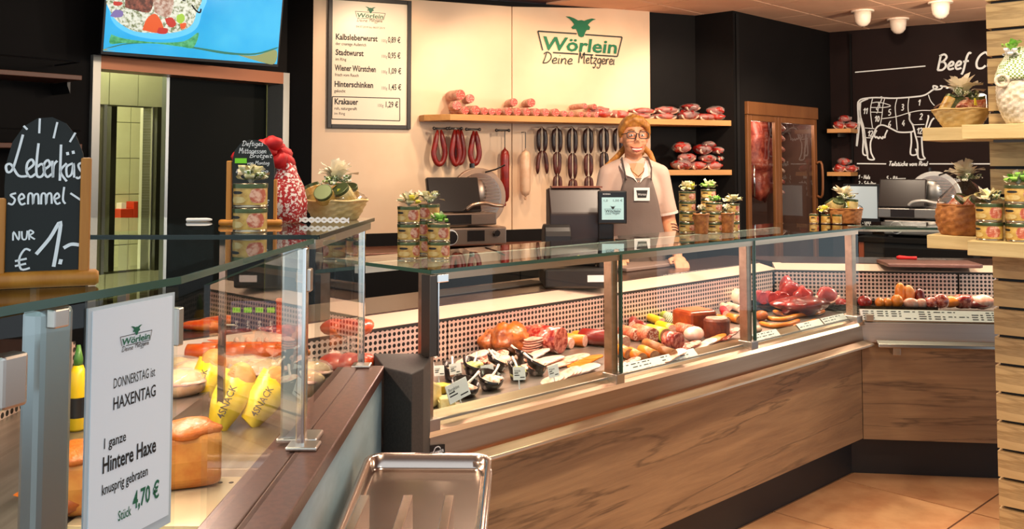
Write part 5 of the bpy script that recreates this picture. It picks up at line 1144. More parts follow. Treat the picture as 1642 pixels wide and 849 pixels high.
# --- dark shelving on the far left
DKSH = mat('dark_shelf', '#6a3a22', .4)
for i, (y, lab) in enumerate(((108, 'upper'), (228, 'lower'))):
    a, z = FD.px(-40, y, -.3); b = FD.px(132, y, -.3)[0]
    t = frthing('dark_wall_shelf', '%s dark slat shelf on the wall left of the doorway' % lab, 'shelf', FD)
    part(t, 'board', MB().box(a - .5, b, -.30, -.002, z - .025, z), DKSH, bevel=.002); part(t, 'gallery_rail', MB().tube([(a - .5, -.295, z + .07), (b - .01, -.295, z + .07), (b - .01, -.02, z + .07)], .005, 6), BLACKPL)
    for xx in (b - .02, b - .5): part(t, 'bracket', MB().plate([(xx - .008, z - .03), (xx + .008, z - .03), (xx + .008, z - .09), (xx - .008, z - .05)], -.2, -.002), BLACKPL)
# --- red switch boxes in the kitchen
xk, zk = FD.px(202, 350, 2.5)
t = frthing('red_dispenser', 'red boxes on the tiled kitchen wall seen through the doorway', 'dispenser', FD); RB = mat('red_box', '#c93a1c', .4)
w_ = FD.px(215, 350, 2.5)[0] - FD.px(190, 350, 2.5)[0]
part(t, 'box', MB().box(xk - w_ * .5, xk + w_ * .3, 2.46, 2.585, zk - .11, zk + .08), RB, bevel=.004); part(t, 'narrow_box', MB().box(xk + w_ * .32, xk + w_ * .62, 2.46, 2.585, zk - .11, zk + .14), RB, bevel=.004); part(t, 'top_cap', MB().box(xk - w_ * .3, xk, 2.5, 2.585, zk + .08, zk + .13), CREAM)
# ================================================================== FOOD IN THE COUNTERS
OR = mat('orange_casing', '#e0701a', .3, col2='#f08a2a', scale=10); YEL = mat('yellow_casing', '#e8b81c', .3); LIME = mat('lime_casing', '#b8c832', .35, col2='#7c9424', scale=40)
DRED = mat('dark_red_casing', '#7a1a14', .3); PINKS = mat('pink_salami_skin', '#c4573c', .4, col2='#e08a66', scale=90, lo=.42, hi=.6); BRN = mat('brown_casing', '#a86a34', .4, col2='#8c4f22', scale=25)
PCUT = mat('pale_cut', '#e8a890', .35, col2='#f2cdb8', scale=90, lo=.5, hi=.62); SCUT = mat('spotted_cut', '#b04a34', .35, col2='#f0cdb4', scale=120, lo=.5, hi=.58); BCUT = mat('brown_cut', '#a4603c', .4, col2='#c48a60', scale=80)
BRAWN = mat('brawn', '#8e1f1a', .25, col2='#d8705a', scale=45, lo=.42, hi=.58, col3='#f0d0bc', coat=.5); ROAST = mat('roast_crust', '#c46a22', .35, col2='#7a3510', scale=26, lo=.38, hi=.66, bump=.4, coat=.3)
HAMP = mat('pale_ham', '#eeb8a4', .3, col2='#f6d6c8', scale=14); HAMB = mat('smoked_crust', '#8a3412', .35, col2='#a84a1c', scale=20, bump=.2); PORK = mat('pork_slice', '#d89078', .35, col2='#edc4b0', scale=30)
RAW = mat('raw_beef', '#8a1713', .3, col2='#b8352c', scale=24, lo=.42, hi=.62, coat=.4); RAWD = mat('raw_beef_dark', '#5e110e', .3, col2='#8c2820', scale=20, coat=.4)
SAUO = mat('orange_sausage', '#e88a36', .3, col2='#d6701e', scale=14); CHEESE = mat('pale_cheese', '#ecd9a0', .4, col2='#e0c67c', scale=30); CHEESEY = mat('yellow_cheese', '#e6c23e', .35)
SALAD = mat('creamy_salad', '#ead9bd', .4, col2='#c9785a', scale=70, lo=.45, hi=.62, bump=.5); SALAD2 = mat('green_salad', '#d8cf8a', .4, col2='#8a9a4a', scale=60, bump=.5); SALAD3 = mat('red_salad', '#c96a4a', .4, col2='#eac8a8', scale=60, bump=.5)
BOWLM = mat('bowl_black', '#1a1211', .2)
at = lambda px, py, z=ZDK: FM.top(px, py, z)
def log(label, px, py, r, L, skin, cut, rz=0.0, fr=FM, z=ZDK, cat='sausage', name='cut_sausage', taper=.9, band=None):
    x, y = fr.top(px, py, z); t = frthing(name, label, cat, fr, x, y, z, rz)
    Rm = Matrix.Translation((0, 0, r)) @ Matrix.Rotation(-PI / 2, 4, 'X')
    part(t, 'casing', MB().lathe([(r, 0), (r, L * .8), (r * taper, L * .9), (r * .55, L * .97), (r * .2, L)], 20).xf(Rm), skin, smooth=True)
    part(t, 'cut_face', MB().lathe([(r * .94, -.002), (r * .94, .002)], 20).xf(Rm), cut)
    if band: part(t, 'casing_print', MB().lathe([(r * 1.01, L * .3), (r * 1.015, L * .32), (r * 1.015, L * .62), (r * 1.01, L * .64)], 20, caps=False).xf(Rm), band, smooth=True)
    return t
def lump(label, px, py, s, m, nz=.2, fq=12, seed=0, rz=0.0, fr=FM, z=ZDK, cat='meat', name='roast', extra=None, n=18):
    x, y = fr.top(px, py, z); t = frthing(name, label, cat, fr, x, y + s[1] * .45, z, rz)
    part(t, 'body', MB().ell((0, 0, s[2] * .48), (s[0] / 2, s[1] / 2, s[2] / 2), n, 12, nz, fq, seed), m, smooth=True)
    if extra: extra(t)
    return t
def slices(label, px, py, n, r, m, rim=None, dx=.02, dy=.0, sq=.8, dz=.004, z=ZDK, fr=FM, cat='sliced meat', seed=0, tilt=.25, rz=0):
    x, y = fr.top(px, py, z); t = frthing('sliced_meat', label, cat, fr, x, y + r * sq, z, rz); rn = random.Random(seed)
    me = MB(); P = [(r * math.cos(a) * (1 + .05 * math.sin(3 * a + seed)), r * sq * math.sin(a)) for a in [2 * PI * i / 16 for i in range(16)]]
    me = MB().prism(P, 0, .004).mesh('slice', m)
    for i in range(n): ob('slice', me, t, (dx * (i - n / 2), dy * (i - n / 2), .006 + dz * i), (rn.uniform(-.06, .06), -tilt, rn.uniform(-.4, .4)))
    return t
def bowl(label, px, py, r, m, seed=0):
    x, y = at(px, py); t = frthing('salad_bowl', label, 'bowl', FM, x, y + r * .8, ZDK, .2 * seed, 'black salad bowls')
    mb = MB().lathe([(r * .55, 0), (r * .7, .004), (r * .92, .03), (r, .045), (r * .95, .045), (r * .82, .025), (.002, .02)], 20, caps=False)
    mb.v = [(a, b * .8, c + (.018 * (b / r) if c > .02 else 0)) for a, b, c in mb.v]
    part(t, 'bowl', mb, BOWLM, smooth=True)
    part(t, 'salad', MB().ell((0, 0, .028), (r * .86, r * .68, .016), 18, 10, .5, 40, seed), m, smooth=True)
    part(t, 'spoon', MB().tube([(0, 0, .035), (r * .9, r * .2, .052), (r * 1.5, r * .4, .064)], [.006, .004, .005], 6), mat('spoon_white', '#e2d6c8', .3), smooth=True)
def pcard(label, px, py, w=.05, h=.034, tilt=0.0, z=ZDK, rz=0.0, lines=3, lift=.03, fr=FM, words=None, lean=-.2):
    x, y = fr.top(px, py, z); t = frthing('price_card', label, 'price card', fr, x, y, z, rz, 'price cards in the meat counter')
    t.rotation_euler = (lean, tilt, fr.a + rz)
    part(t, 'card', MB().box(-w / 2, w / 2, -.001, .001, lift, lift + h), PAPER); part(t, 'stake', MB().tube([(0, .003, 0), (0, .003, lift + h * .5)], .0022, 6), WHITE)
    mb = MB(); rn = random.Random(int(px * 7 + py))
    if words: text(t, 'lettering', words, -w * .42, lift + h * .62, h * .26, INK, -.0014, width=w * .5)
    for i in range(lines):
        zz = lift + h * (.5 - .17 * i); x0_ = -w * .42 if i < lines - 1 else w * .05
        mb.box(x0_, x0_ + w * rn.uniform(.25, .42), -.0014, -.0011, zz, zz + h * .07)
    part(t, 'print', mb, INK)
# ---- first bay
x, y = at(697, 655); t = frthing('cheese_slab', 'pale herb cheese slab at the near left of the long counter', 'cheese', FM, x, y, ZDK, .35)
part(t, 'block', MB().plate([(-.05, 0), (.05, 0), (.045, .06), (-.045, .10)], 0, .15), CHEESE, bevel=.008); part(t, 'herb_crust', MB().plate([(-.049, .004), (-.045, .098), (-.041, .096), (-.045, .004)], -.002, .151), mat('herbs', '#a89a5a', .6, col2='#e2d09a', scale=120))
for i, (px, py, s, lab) in enumerate(((716, 632, .05, 'larger'), (742, 640, .04, 'smaller'), (728, 650, .05, 'flat front'))):
    x, y = at(px, py); t = frthing('cheese_wedge', '%s yellow cheese wedge beside the herb cheese slab' % lab, 'cheese', FM, x, y, ZDK, .5 * i); part(t, 'wedge', MB().plate([(-s, 0), (s * .8, 0), (s * .6, s * .5), (-s * .7, s * .6)], 0, s), CHEESEY if i < 2 else CHEESE, bevel=.004); part(t, 'rind', MB().box(-s, s * .7, s, s + .003, 0, s * .45), CHEESE)
for i, (px, py, r, m) in enumerate(((760, 640, .05, SALAD3), (800, 628, .05, SALAD), (770, 604, .045, SALAD2), (735, 612, .042, SALAD3), (842, 612, .045, SALAD2), (808, 598, .045, SALAD), (872, 604, .045, SALAD3), (850, 588, .04, SALAD))):
    bowl('%s black salad bowl of the near bay, %s filling' % (('front left', 'front middle', 'second row left', 'leftmost', 'front right', 'second row middle', 'rightmost', 'rear')[i], ('red', 'creamy', 'green', 'reddish', 'yellow-green', 'pale', 'rosy', 'white')[i]), px, py, r, m, i)
cards = [(690, 577, .05, .036, .35, 'upper left tilted'), (690, 606, .05, .036, 0, 'lower left'), (705, 610, .045, .034, .1, 'second lower left'), (733, 607, .052, .036, 0, 'upright rear'), (789, 583, .046, .034, .5, 'steeply tilted'), (785, 612, .056, .04, 0, 'upright middle'), (743, 648, .085, .055, -.22, 'largest tilted front'), (834, 617, .056, .042, .12, 'right of middle'), (892, 612, .05, .04, -.05, 'rightmost')]
for i, (px, py, w, h, tl, lab) in enumerate(cards): pcard('%s white price card in the near bay of the counter' % lab, px, py + 8, w, h, tl, words=('Bergk\u00e4se', 'Fleischsalat', 'Kr\u00e4uter', 'Krautsalat', 'Obatzda', 'Fleischsalat', 'Bergk\u00e4se', 'Nudelsalat', 'K\u00e4se')[i])
lump('large glazed pork roast with cracked crust at the rear of the near bay', 836, 571, (.16, .15, .12), ROAST, .38, 34, 3, n=28)
slices('fanned pile of roast slices in front of the pork roast', 862, 571, 7, .05, PORK, dx=.004, sq=.55, dz=.009, seed=2, tilt=.08)
log('thick red brawn sausage with chunky cut face beside the pork roast', 899, 568, .052, .15, BRAWN, BRAWN, .15)
log('pale cut sausage right beside the brawn', 916, 560, .022, .1, CREAMS, PCUT, .1); log('left orange cased sausage with pale cut face', 938, 557, .0245, .12, OR, PCUT, .25); log('right orange cased sausage with pale cut face', 957, 553, .0245, .12, OR, PCUT, .25)
log('dark red cased sausage with pale cut face behind the post', 974, 556, .033, .13, DRED, PCUT, .3)
slices('pale pink ham slices laid out before the brawn', 880, 590, 7, .045, HAMP, dx=.024, dz=.002, seed=4, tilt=.1); slices('rosy cold cut slices behind the price cards', 925, 586, 7, .042, PORK, dx=.022, dz=.002, seed=5, tilt=.1); slices('white rimmed pork slices near the glass post', 945, 602, 6, .04, HAMP, dx=.024, dz=.002, seed=6, tilt=.1)
slices('orange cheese slices before the orange sausages', 952, 588, 6, .04, OR, dx=.018, dz=.003, seed=7, tilt=.12)
lump('small pink cured pork piece next to the salad bowls', 815, 588, (.06, .05, .04), HAMP, .25, 20, 5, name='cured_pork')
slices('pink cold cut slices left of the pork roast', 770, 580, 5, .036, HAMP, dx=.02, dz=.003, seed=31); slices('rosy salami slices under the pork roast', 800, 582, 6, .034, SCUT, dx=.02, dz=.003, seed=32); slices('ham slices at the near glass edge', 915, 612, 6, .036, PORK, dx=.024, dz=.003, seed=33); slices('pale pork slices between bowls and price cards', 868, 578, 5, .034, HAMP, dx=.02, dz=.004, seed=34)
lump('second smaller browned roast left of the pork roast', 796, 568, (.10, .1, .085), ROAST, .4, 34, 9, n=24); log('second red brawn sausage behind the first', 878, 556, .04, .12, BRAWN, BRAWN, .3)
# orange star tag at the end
x, y = FM.top(617, 582, ZDK); t = frthing('star_tag', 'orange star shaped offer tag left of the corner pillar', 'tag', FM, x, y, ZDK, -.4)
pts = [((.042 if i % 2 else .028) * math.cos(PI * i / 12) , .05 + (.034 if i % 2 else .022) * math.sin(PI * i / 12)) for i in range(24)]
part(t, 'star', MB().plate(pts, -.001, .001), mat('star_orange', '#f0561c', .5)); text(t, 'lettering', 'Angebot', -.026, .046, .015, WHITE, -.0015, width=.05); part(t, 'stake', MB().tube([(0, .003, 0), (0, .003, .05)], .002, 6), WHITE)
# ---- second bay
log('dark red long sausage at the rear of the middle bay', 1015, 530, .02, .2, DRED, PCUT, -.9); log('yellow cased sausage at the rear of the middle bay', 1062, 524, .02, .16, YEL, PCUT, -.5); log('lime green patterned sausage at the rear', 1085, 521, .022, .16, LIME, BCUT, -.5, band=GINGHAM)
log('pink speckled salami with cut face in the middle bay', 1047, 552, .033, .15, PINKS, SCUT, -.35); log('lime green cased sausage beside the speckled salami', 1068, 551, .031, .15, LIME, BCUT, -.35); log('brown liver sausage in front of the speckled salami', 1062, 570, .021, .16, BRN, BCUT, -.45)
log('left orange cased sausage behind the price strip', 1030, 584, .021, .14, OR, BCUT, -.5); log('right orange cased sausage behind the price strip', 1050, 580, .021, .14, OR, BCUT, -.5); log('pale sausage end right of the glass post', 1003, 560, .026, .1, CREAMS, PCUT, -.2)
log('netted green and red sausage in front of the smoked ham block', 1095, 528, .03, .1, GINGHAM, SCUT, -.2); log('large marbled salami cut lying near the price strip', 1088, 563, .036, .07, BRAWN, BRAWN, -.1)
lump('pale boiled ham piece in front of the smoked block', 1124, 550, (.10, .08, .065), HAMP, .15, 14, 8, name='boiled_ham')
x, y = at(1130, 537); t = frthing('smoked_ham_block', 'square smoked ham block standing in the middle bay', 'ham', FM, x, y, ZDK, -.3); part(t, 'block', MB().box(-.075, .075, 0, .14, 0, .10), HAMB, bevel=.015); part(t, 'top_face', MB().box(-.06, .06, .015, .125, .1, .103), mat('ham_top', '#d06a3a', .4))
x, y = at(1167, 545); t = frthing('smoked_ham_round', 'round dark smoked pork piece right of the ham block', 'ham', FM, x, y + .055, ZDK); part(t, 'crust', MB().lathe([(.052, 0), (.056, .01), (.056, .075), (.05, .082)], 22), mat('dark_crust2', '#5c2412', .45, col2='#7a3418', scale=30), smooth=False); part(t, 'cut_top', MB().lathe([(.046, .082), (.046, .086)], 22), PORK)
slices('streaky bacon slices near the second glass post', 1178, 545, 6, .04, mat('bacon', '#c8503c', .35, col2='#f2cdb8', scale=50, lo=.45, hi=.55), dx=.015, dz=.004, seed=9); slices('flat dark salami slices behind the price strip end', 1116, 560, 5, .03, SCUT, dx=.016, dz=.002, seed=10)
log('bright red long sausage at the rear beside the ham block', 1165, 512, .02, .2, RED, PCUT, -.9); log('round pale boiled ham with its cut face by the second post', 1192, 492, .045, .12, CREAMS, HAMP, -.2)
for i, (px, py) in enumerate(((1168, 500), (1178, 499), (1187, 502))): log('%s white sausage by the second glass post' % ('left', 'middle', 'right')[i], px, py, .018, .09, CREAMS, PCUT, -.6)
for i, (px, py) in enumerate(((1150, 519), (1166, 522), (1186, 520))): log('%s orange brown sausage in the row behind the smoked round' % ('left', 'middle', 'right')[i], px, py, .02, .1, SAUO, BCUT, -.4)
for i, (px, py, r, L, m, c, rz, lab) in enumerate(((1022, 548, .026, .14, PINKS, SCUT, -.35, 'second pink speckled salami left of the larger one'), (1010, 578, .022, .12, OR, BCUT, -.5, 'nearest orange sausage by the middle post'), (1080, 577, .02, .09, BRN, BCUT, -.3, 'short brown sausage behind the price strip'),
        (1036, 536, .022, .15, DRED, SCUT, -.6, 'dark red sausage behind the speckled salamis'), (1110, 541, .026, .1, PINKS, SCUT, -.2, 'small speckled salami left of the boiled ham'), (1078, 538, .024, .13, YEL, PCUT, -.4, 'second yellow sausage behind the lime one'), (1128, 520, .024, .12, BRN, BCUT, -.3, 'brown sausage behind the smoked ham block'))):
    log(lab, px, py, r, L, m, c, rz)
slices('orange sausage slices in front of the smoked round', 1155, 552, 6, .03, SAUO, dx=.018, dz=.003, seed=21); slices('rosy ham slices left of the streaky bacon', 1142, 558, 5, .032, HAMP, dx=.016, dz=.003, seed=22); slices('speckled salami slices beside the orange sausages', 1018, 590, 5, .03, SCUT, dx=.016, dz=.003, seed=23); slices('pale cold cuts behind the largest price strip', 1090, 578, 6, .03, PORK, dx=.018, dz=.003, seed=24)
# ---- third bay
x, y = FM.top(1275, 500, ZDK); tr = frthing('meat_tray', 'black tray of raw beef in the far bay', 'tray', FM, x, y, ZDK, -.65); part(tr, 'tray', MB().box(-.30, .36, 0, .22, .005, .012).box(-.30, .36, 0, .01, .012, .03).box(-.3, .36, .21, .22, .012, .03).box(-.3, -.29, .01, .21, .012, .03).box(.35, .36, .01, .21, .012, .03), BOWLM, bevel=.003); part(tr, 'tray_foot', MB().box(-.2, .26, .03, .18, 0, .005), BOWLM)
ZT2 = ZDK + .014
for i, (px, py) in enumerate(((1225, 489), (1240, 490), (1257, 490))): log('%s rolled raw beef roll on the black tray' % ('left', 'middle', 'right')[i], px, py, .033, .11, RAW, RAW, -.75, z=ZT2, cat='meat', name='beef_roll')
lump('upright raw beef chunk at the rear of the black tray', 1276, 488, (.10, .09, .14), RAW, .5, 24, 2, z=ZT2, name='beef_chunk', rz=-.6); lump('raw beef round between chunk and steak', 1298, 489, (.11, .08, .09), RAW, .5, 24, 6, z=ZT2, name='beef_round', rz=-.6)
lump('large dark raw beef joint lying across the far bay', 1305, 505, (.30, .14, .085), RAWD, .6, 18, 4, z=ZT2, name='beef_joint', rz=-.55)
def fatrim(t): part(t, 'fat_rim', MB().tube([(.062 * math.cos(a), -.012 + .0 * a, .045 + .042 * math.sin(a)) for a in [PI + PI * i / 10 for i in range(11)]], .007, 8), FAT, smooth=True)
lump('raw steak with white fat rim at the rear of the far bay', 1332, 488, (.12, .05, .09), RAW, .15, 30, 3, z=ZT2, name='steak', rz=-.65, extra=fatrim)
lump('browned meatball at the left of the far bay', 1229, 516, (.065, .06, .05), mat('meatball', '#b05a26', .5, col2='#8a3c14', scale=30, bump=.4), .12, 30, 2, name='meatball')
def wiener(label, pts, r, fr=FM, m=SAUO, z=ZDK, group='thin sausages'):
    P = [fr.top(px, py, z) for px, py in pts]; P = smooth([(a, b, r) for a, b in P], 5); t = frthing('thin_sausage', label, 'sausage', fr, 0, 0, z, 0, group)
    n = len(P); part(t, 'casing', MB().tube(P, [r * .45] + [r * .9] + [r] * (n - 4) + [r * .9, r * .45], 10), m, smooth=True); part(t, 'tip', MB().ell(P[0], (r * .4, r * .4, r * .4), 6, 5), BRN); return t
wiener('front thin orange sausage in the far bay', [(1218, 522), (1240, 527), (1265, 524), (1282, 518)], .011); wiener('middle thin orange sausage in the far bay', [(1228, 514), (1255, 516), (1285, 509), (1300, 508)], .011); wiener('rear thin orange sausage in the far bay', [(1240, 503), (1258, 508), (1278, 508)], .011); wiener('right thin orange sausage in the far bay', [(1296, 507), (1312, 506), (1322, 502)], .010)
wiener('lowest thin sausage behind the price cards of the far bay', [(1272, 528), (1290, 524), (1310, 517)], .010)
log('small white sausage cut standing by the raw joint', 1296, 508, .016, .05, CREAMS, PCUT, -.7); lump('small white sausage end at the price card', 1221, 534, (.03, .035, .03), CREAMS, .05, 5, 1, name='sausage_end')
for i, (px, py) in enumerate(((1357, 494), (1366, 496))): lump('%s small red meat piece beside the last post' % ('left', 'right')[i], px, py, (.06, .06, .045), RAW, .2, 20, 11 + i, name='meat_piece')
# ---- right counter
x0 = FR.top(1382, 500, .80)[0]; y0 = .09; x1 = FR.top(1512, 500, .80)[0]
tr = frthing('meat_tray', 'shallow black tray in the corner counter', 'tray', FR, 0, y0, ZDK); part(tr, 'tray', MB().box(x0, x1, 0, .2, .02, .03).box(x0, x1, -.004, 0, .02, .045).box(x0, x1, .2, .204, .02, .045), BOWLM); part(tr, 'tray_foot', MB().box(x0 + .04, x1 - .04, .03, .17, 0, .02), BOWLM)
zr_ = ZDK + .031
for i, (px, s, m, lab) in enumerate(((1386, (.07, .06, .06), RAW, 'red meat lump'), (1411, (.05, .06, .05), SAUO, 'left orange dumpling'), (1423, (.05, .06, .05), SAUO, 'right orange dumpling'), (1438, (.06, .06, .07), SAUO, 'orange brown bun'), (1452, (.055, .06, .12), SAUO, 'tall orange sausage piece'), (1466, (.06, .06, .11), mat('orange_pork', '#d88a4a', .35), 'orange pork piece'), (1462, (.08, .05, .05), PORK, 'pink pork slice'), (1478, (.06, .05, .05), PORK, 'pink marbled piece'), (1493, (.07, .06, .06), BRAWN, 'left marbled roll'), (1508, (.08, .06, .075), BRAWN, 'right marbled roll'), (1484, (.05, .05, .09), RAWD, 'dark meat piece'))):
    dy = 0 if i not in (4, 5, 10) else .09
    x = FR.px(px, 490, .14)[0]; y = .10; t = frthing('meat_piece', '%s on the black tray of the corner counter' % lab, 'meat', FR, x, y + .04 + dy, zr_); part(t, 'body', MB().ell((0, 0, s[2] * .48), (s[0] / 2, s[1] / 2, s[2] / 2), 14, 9, .15, 20, i), m, smooth=True)
for i, (px, s, m, lab) in enumerate(((1528, (.10, .07, .06), SAUO, 'orange sliced piece'), (1546, (.11, .08, .07), BRAWN, 'large marbled salami piece'), (1572, (.12, .08, .05), RAWD, 'dark speckled meat piece'), (1580, (.12, .07, .07), PORK, 'pink meat piece at the far right'))):
    x, y = FR.top(px, 502, ZDK); lump('%s right of the tray in the corner counter' % lab, px, 496, s, m, .35, 26, i + 20, fr=FR, name='meat_piece', z=ZDK + .012)
# ---- left counter: loaves, snack bags, sausages
CRUST = mat('leberkaese_crust', '#c8691c', .4, col2='#8e3c0c', scale=14, lo=.35, hi=.7, bump=.5, bscale=30); CRUMB = mat('loaf_side', '#cf8a3c', .45, col2='#c0702a', scale=20)
ZD1 = .862
def loaf(label, px, py, L, w, h, rz, seed):
    p = WZ(px, py, ZD1); t = thing('meat_loaf', label, 'meat loaf', (p.x, p.y + w * .3, ZD1), rz)
    mb = MB(); V = []; n = 10; m = 12
    for i in range(n):
        a = i / (n - 1)
        for k in range(m):
            b = 2 * PI * k / m; c_, s_ = math.cos(b), math.sin(b); e = lambda v: math.copysign(abs(v) ** .55, v)
            endk = 1 - .12 * (abs(2 * a - 1) ** 5); V.append(Vector((L * (a - .5), e(c_) * w / 2 * endk, h / 2 + e(s_) * h / 2 * endk)))
    F_ = [(i * m + k, i * m + (k + 1) % m, (i + 1) * m + (k + 1) % m, (i + 1) * m + k) for i in range(n - 1) for k in range(m)] + [tuple(range(m))[::-1], tuple((n - 1) * m + k for k in range(m))]
    mb.add(V, F_); part(t, 'loaf', mb, CRUMB, smooth=False, bevel=.006)
    part(t, 'crust', MB().ell((0, 0, h * .93), (L * .505, w * .51, h * .16), 22, 10, .25, 34, seed), CRUST, smooth=True)
    return t
loaf('golden crusted meat loaf behind the right edge of the price notice', 290, 788, .13, .10, .12, .35, 1); loaf('orange crusted meat loaf between post and price notice', 118, 832, .15, .11, .115, .3, 2)
p = WZ(116, 800, ZD1); solo('roast_piece', 'small orange roast end in the tray below the near loaf', 'meat', MB().ell((0, 0, .03), (.07, .05, .03), 16, 10, .3, 18, 3), CRUST, (p.x, p.y - .09, ZD1), 0, smooth=True)
# mustard bottle
MUST = mat('mustard_yellow', '#e6bb12', .35)
p = WZ(123, 690, .905); t = thing('mustard_bottle', 'yellow mustard squeeze bottle behind the near post', 'bottle', (p.x, p.y, .905))
part(t, 'bottle', MB().lathe([(.018, 0), (.021, .006), (.021, .10), (.018, .125), (.010, .145)], 18), MUST, smooth=True); part(t, 'cap', MB().lathe([(.010, .145), (.010, .16), (.004, .19)], 12), mat('cap_green', '#4a7a2c', .4), smooth=True); part(t, 'label', MB().lathe([(.0215, .03), (.0215, .075)], 18, caps=False), BLACKPL, smooth=True)
# snack bags
BAGM = mat('snack_bag', '#e8c41e', .3, col2='#f0d650', scale=14, alpha=.95)
def bag(label, px, py, h, w, lean, rz, words='4SNACK', z=.87):
    p = WZ(px, py, z); t = thing('snack_bag', label, 'snack bag', (p.x, p.y, z), rz, 'yellow snack bags'); t.rotation_euler = (-.55, lean, rz)
    mb = MB(); n = 8; V = []
    for j in range(n + 1):
        v = j / n; ww = w * (.55 + .45 * min(1, v * 2.2)) ; dd = .03 * math.sin(PI * min(1, v * .9 + .05))
        for s in (-1, 1):
            for u in (-1, -.5, 0, .5, 1): V.append((u * ww / 2, s * dd * (1 - u * u * .9) - .004 * math.sin(9 * v + u * 3) , v * h + .006 * math.sin(u * 11) * (j in (0, n))))
    F_ = []
    for j in range(n):
        a = j * 10; b = a + 10
        for k in range(4): F_ += [(a + k, a + k + 1, b + k + 1, b + k), (a + 5 + k + 1, a + 5 + k, b + 5 + k, b + 5 + k + 1)]
        F_ += [(a + 5, a, b, b + 5), (a + 4, a + 9, b + 9, b + 4)]
    mb.add(V, F_); part(t, 'wrapper', mb, BAGM, smooth=True)
    l = text(t, 'lettering', words, -h * .36, -w * .06, w * .30, INK, 0, bold=.01, width=h * .62); l.rotation_euler = (0, -PI / 2, 0); l.location = (w * .04, -.034, h * .46)
    part(t, 'bread_roll', MB().ell((0, .012, h * .98), (w * .46, .028, h * .30), 14, 9, .2, 18, px), mat('bread_roll', '#dba860', .5, col2='#c58438', scale=16), smooth=True)
bag('left yellow snack bag with lettering in the left counter', 312, 652, .125, .075, .22, 0); bag('middle yellow snack bag, the lowest of the three', 348, 686, .135, .085, .35, .1); bag('right yellow snack bag, leaning furthest right', 398, 680, .13, .085, .55, .1)
rn = random.Random(5); BREAD = mat('sandwich_bread', '#e6c48c', .55, col2='#c8924c', scale=18)
for i, (px, py) in enumerate(((318, 606), (352, 600), (388, 598), (420, 604), (462, 598), (492, 606), (478, 618), (292, 600), (285, 622))):
    p = WZ(px, py, .925); t = thing('sandwich', '%s wrapped sandwich from the left behind the snack bags' % ORD[(1, 3, 4, 5, 7, 8, 6, 2, 0)[i]], 'sandwich', (p.x, p.y, .906), rn.uniform(-.5, .5), 'sandwiches in the left counter')
    part(t, 'bread', MB().ell((0, 0, .028), (.07, .042, .036), 16, 10, .35, 26, i), BREAD, smooth=True); part(t, 'filling', MB().ell((0, -.004, .034), (.073, .045, .009), 14, 6, .3, 30, i), PORK, smooth=True); part(t, 'film', MB().ell((0, 0, .029), (.078, .05, .042), 12, 8, .15, 20, i), PLAST, smooth=True)
# rear rows: orange sausages, packets
ZR = .906
for i in range(7):
    p = WZ(316 + i * 24, 572 - (i % 2) * 3, ZR + .03); t = thing('smoked_sausage', '%s thick orange sausage in the rear row of the left counter' % ORD[i], 'sausage', (p.x, p.y + .05, ZR), .1, 'orange sausages in the rear row'); part(t, 'casing', MB().tube([(-.05, 0, .03), (-.045, 0, .03), (.045, 0, .03), (.05, 0, .03)], [.018, .028, .028, .018], 14), mat('orange_smoked', '#d8531c', .3, col2='#e8742c', scale=12), smooth=True); part(t, 'end_tie', MB().ell((.053, 0, .03), (.006, .008, .008), 8, 6), BRN)
for i, x in enumerate((362, 380, 398, 416, 428)):
    p = WZ(x, 576, ZR); t = thing('snack_stick', '%s small upright sausage packet with printed label' % ORD[i], 'sausage packet', (p.x, p.y - .01, ZR), 0, 'upright sausage packets'); part(t, 'packet', MB().ell((0, 0, .035), (.012, .010, .034), 12, 10), mat('packet_pale', '#d8b49c', .3), smooth=True); l = text(t, 'lettering', 'VARLEY', -.026, -.004, .011, INK, 0, width=.05); l.rotation_euler = (0, -PI / 2, 0); l.location = (0, -.011, .036)
NAVY = mat('packet_navy', '#232a4a', .35, col2='#3a4266', scale=60)
for i, x in enumerate((366, 385, 404, 423)):
    p = WZ(x, 548, .93); t = thing('dark_packet', '%s tall dark blue snack packet at the back of the left counter' % ORD[i], 'packet', (p.x, p.y + .1, ZR), 0, 'dark blue packets'); h_ = .14
    part(t, 'packet', MB().plate([(-.021, .0), (.021, 0), (.022, h_), (-.022, h_)], -.010, .010), NAVY, bevel=.006); part(t, 'green_badge', MB().box(-.014, .012, -.012, -.0105, h_ * .74, h_ * .86), mat('neon_green', '#7ee01c', .5)); l = text(t, 'lettering', 'SALAMI', -.03, -.005, .014, WHITE, 0, width=.06); l.rotation_euler = (0, -PI / 2, 0); l.location = (0, -.0115, .045)
for i, (px, py) in enumerate(((455, 545), (440, 548))): 
    p = WZ(px, py, .93); solo('red_packet', '%s red snack packet beside the dark blue packets' % ('right', 'left')[i], 'packet', MB().plate([(-.02, 0), (.02, 0), (.022, .15), (-.022, .15)], -.01, .01), mat('packet_red', '#c8321c', .35, col2='#e2562c', scale=40), (p.x, p.y + .1, ZR), 0, bevel=.006)
for i, (px, py) in enumerate(((322, 535), (352, 528), (330, 545))):
    p = WZ(px, py, .95); t = thing('meat_skewer', '%s orange marinated meat piece at the rear left' % ('left', 'right', 'lower')[i], 'meat', (p.x, p.y + .03, ZR + (.0 if i == 2 else .045)), .1); part(t, 'meat', MB().ell((0, 0, .02), (.075, .03, .02), 16, 8, .25, 18, i), mat('marinated', '#d8481a', .35, col2='#e8802c', scale=22), smooth=True); part(t, 'stick', MB().tube([(-.1, 0, .02), (.1, 0, .02)], .003, 6), CREAM)
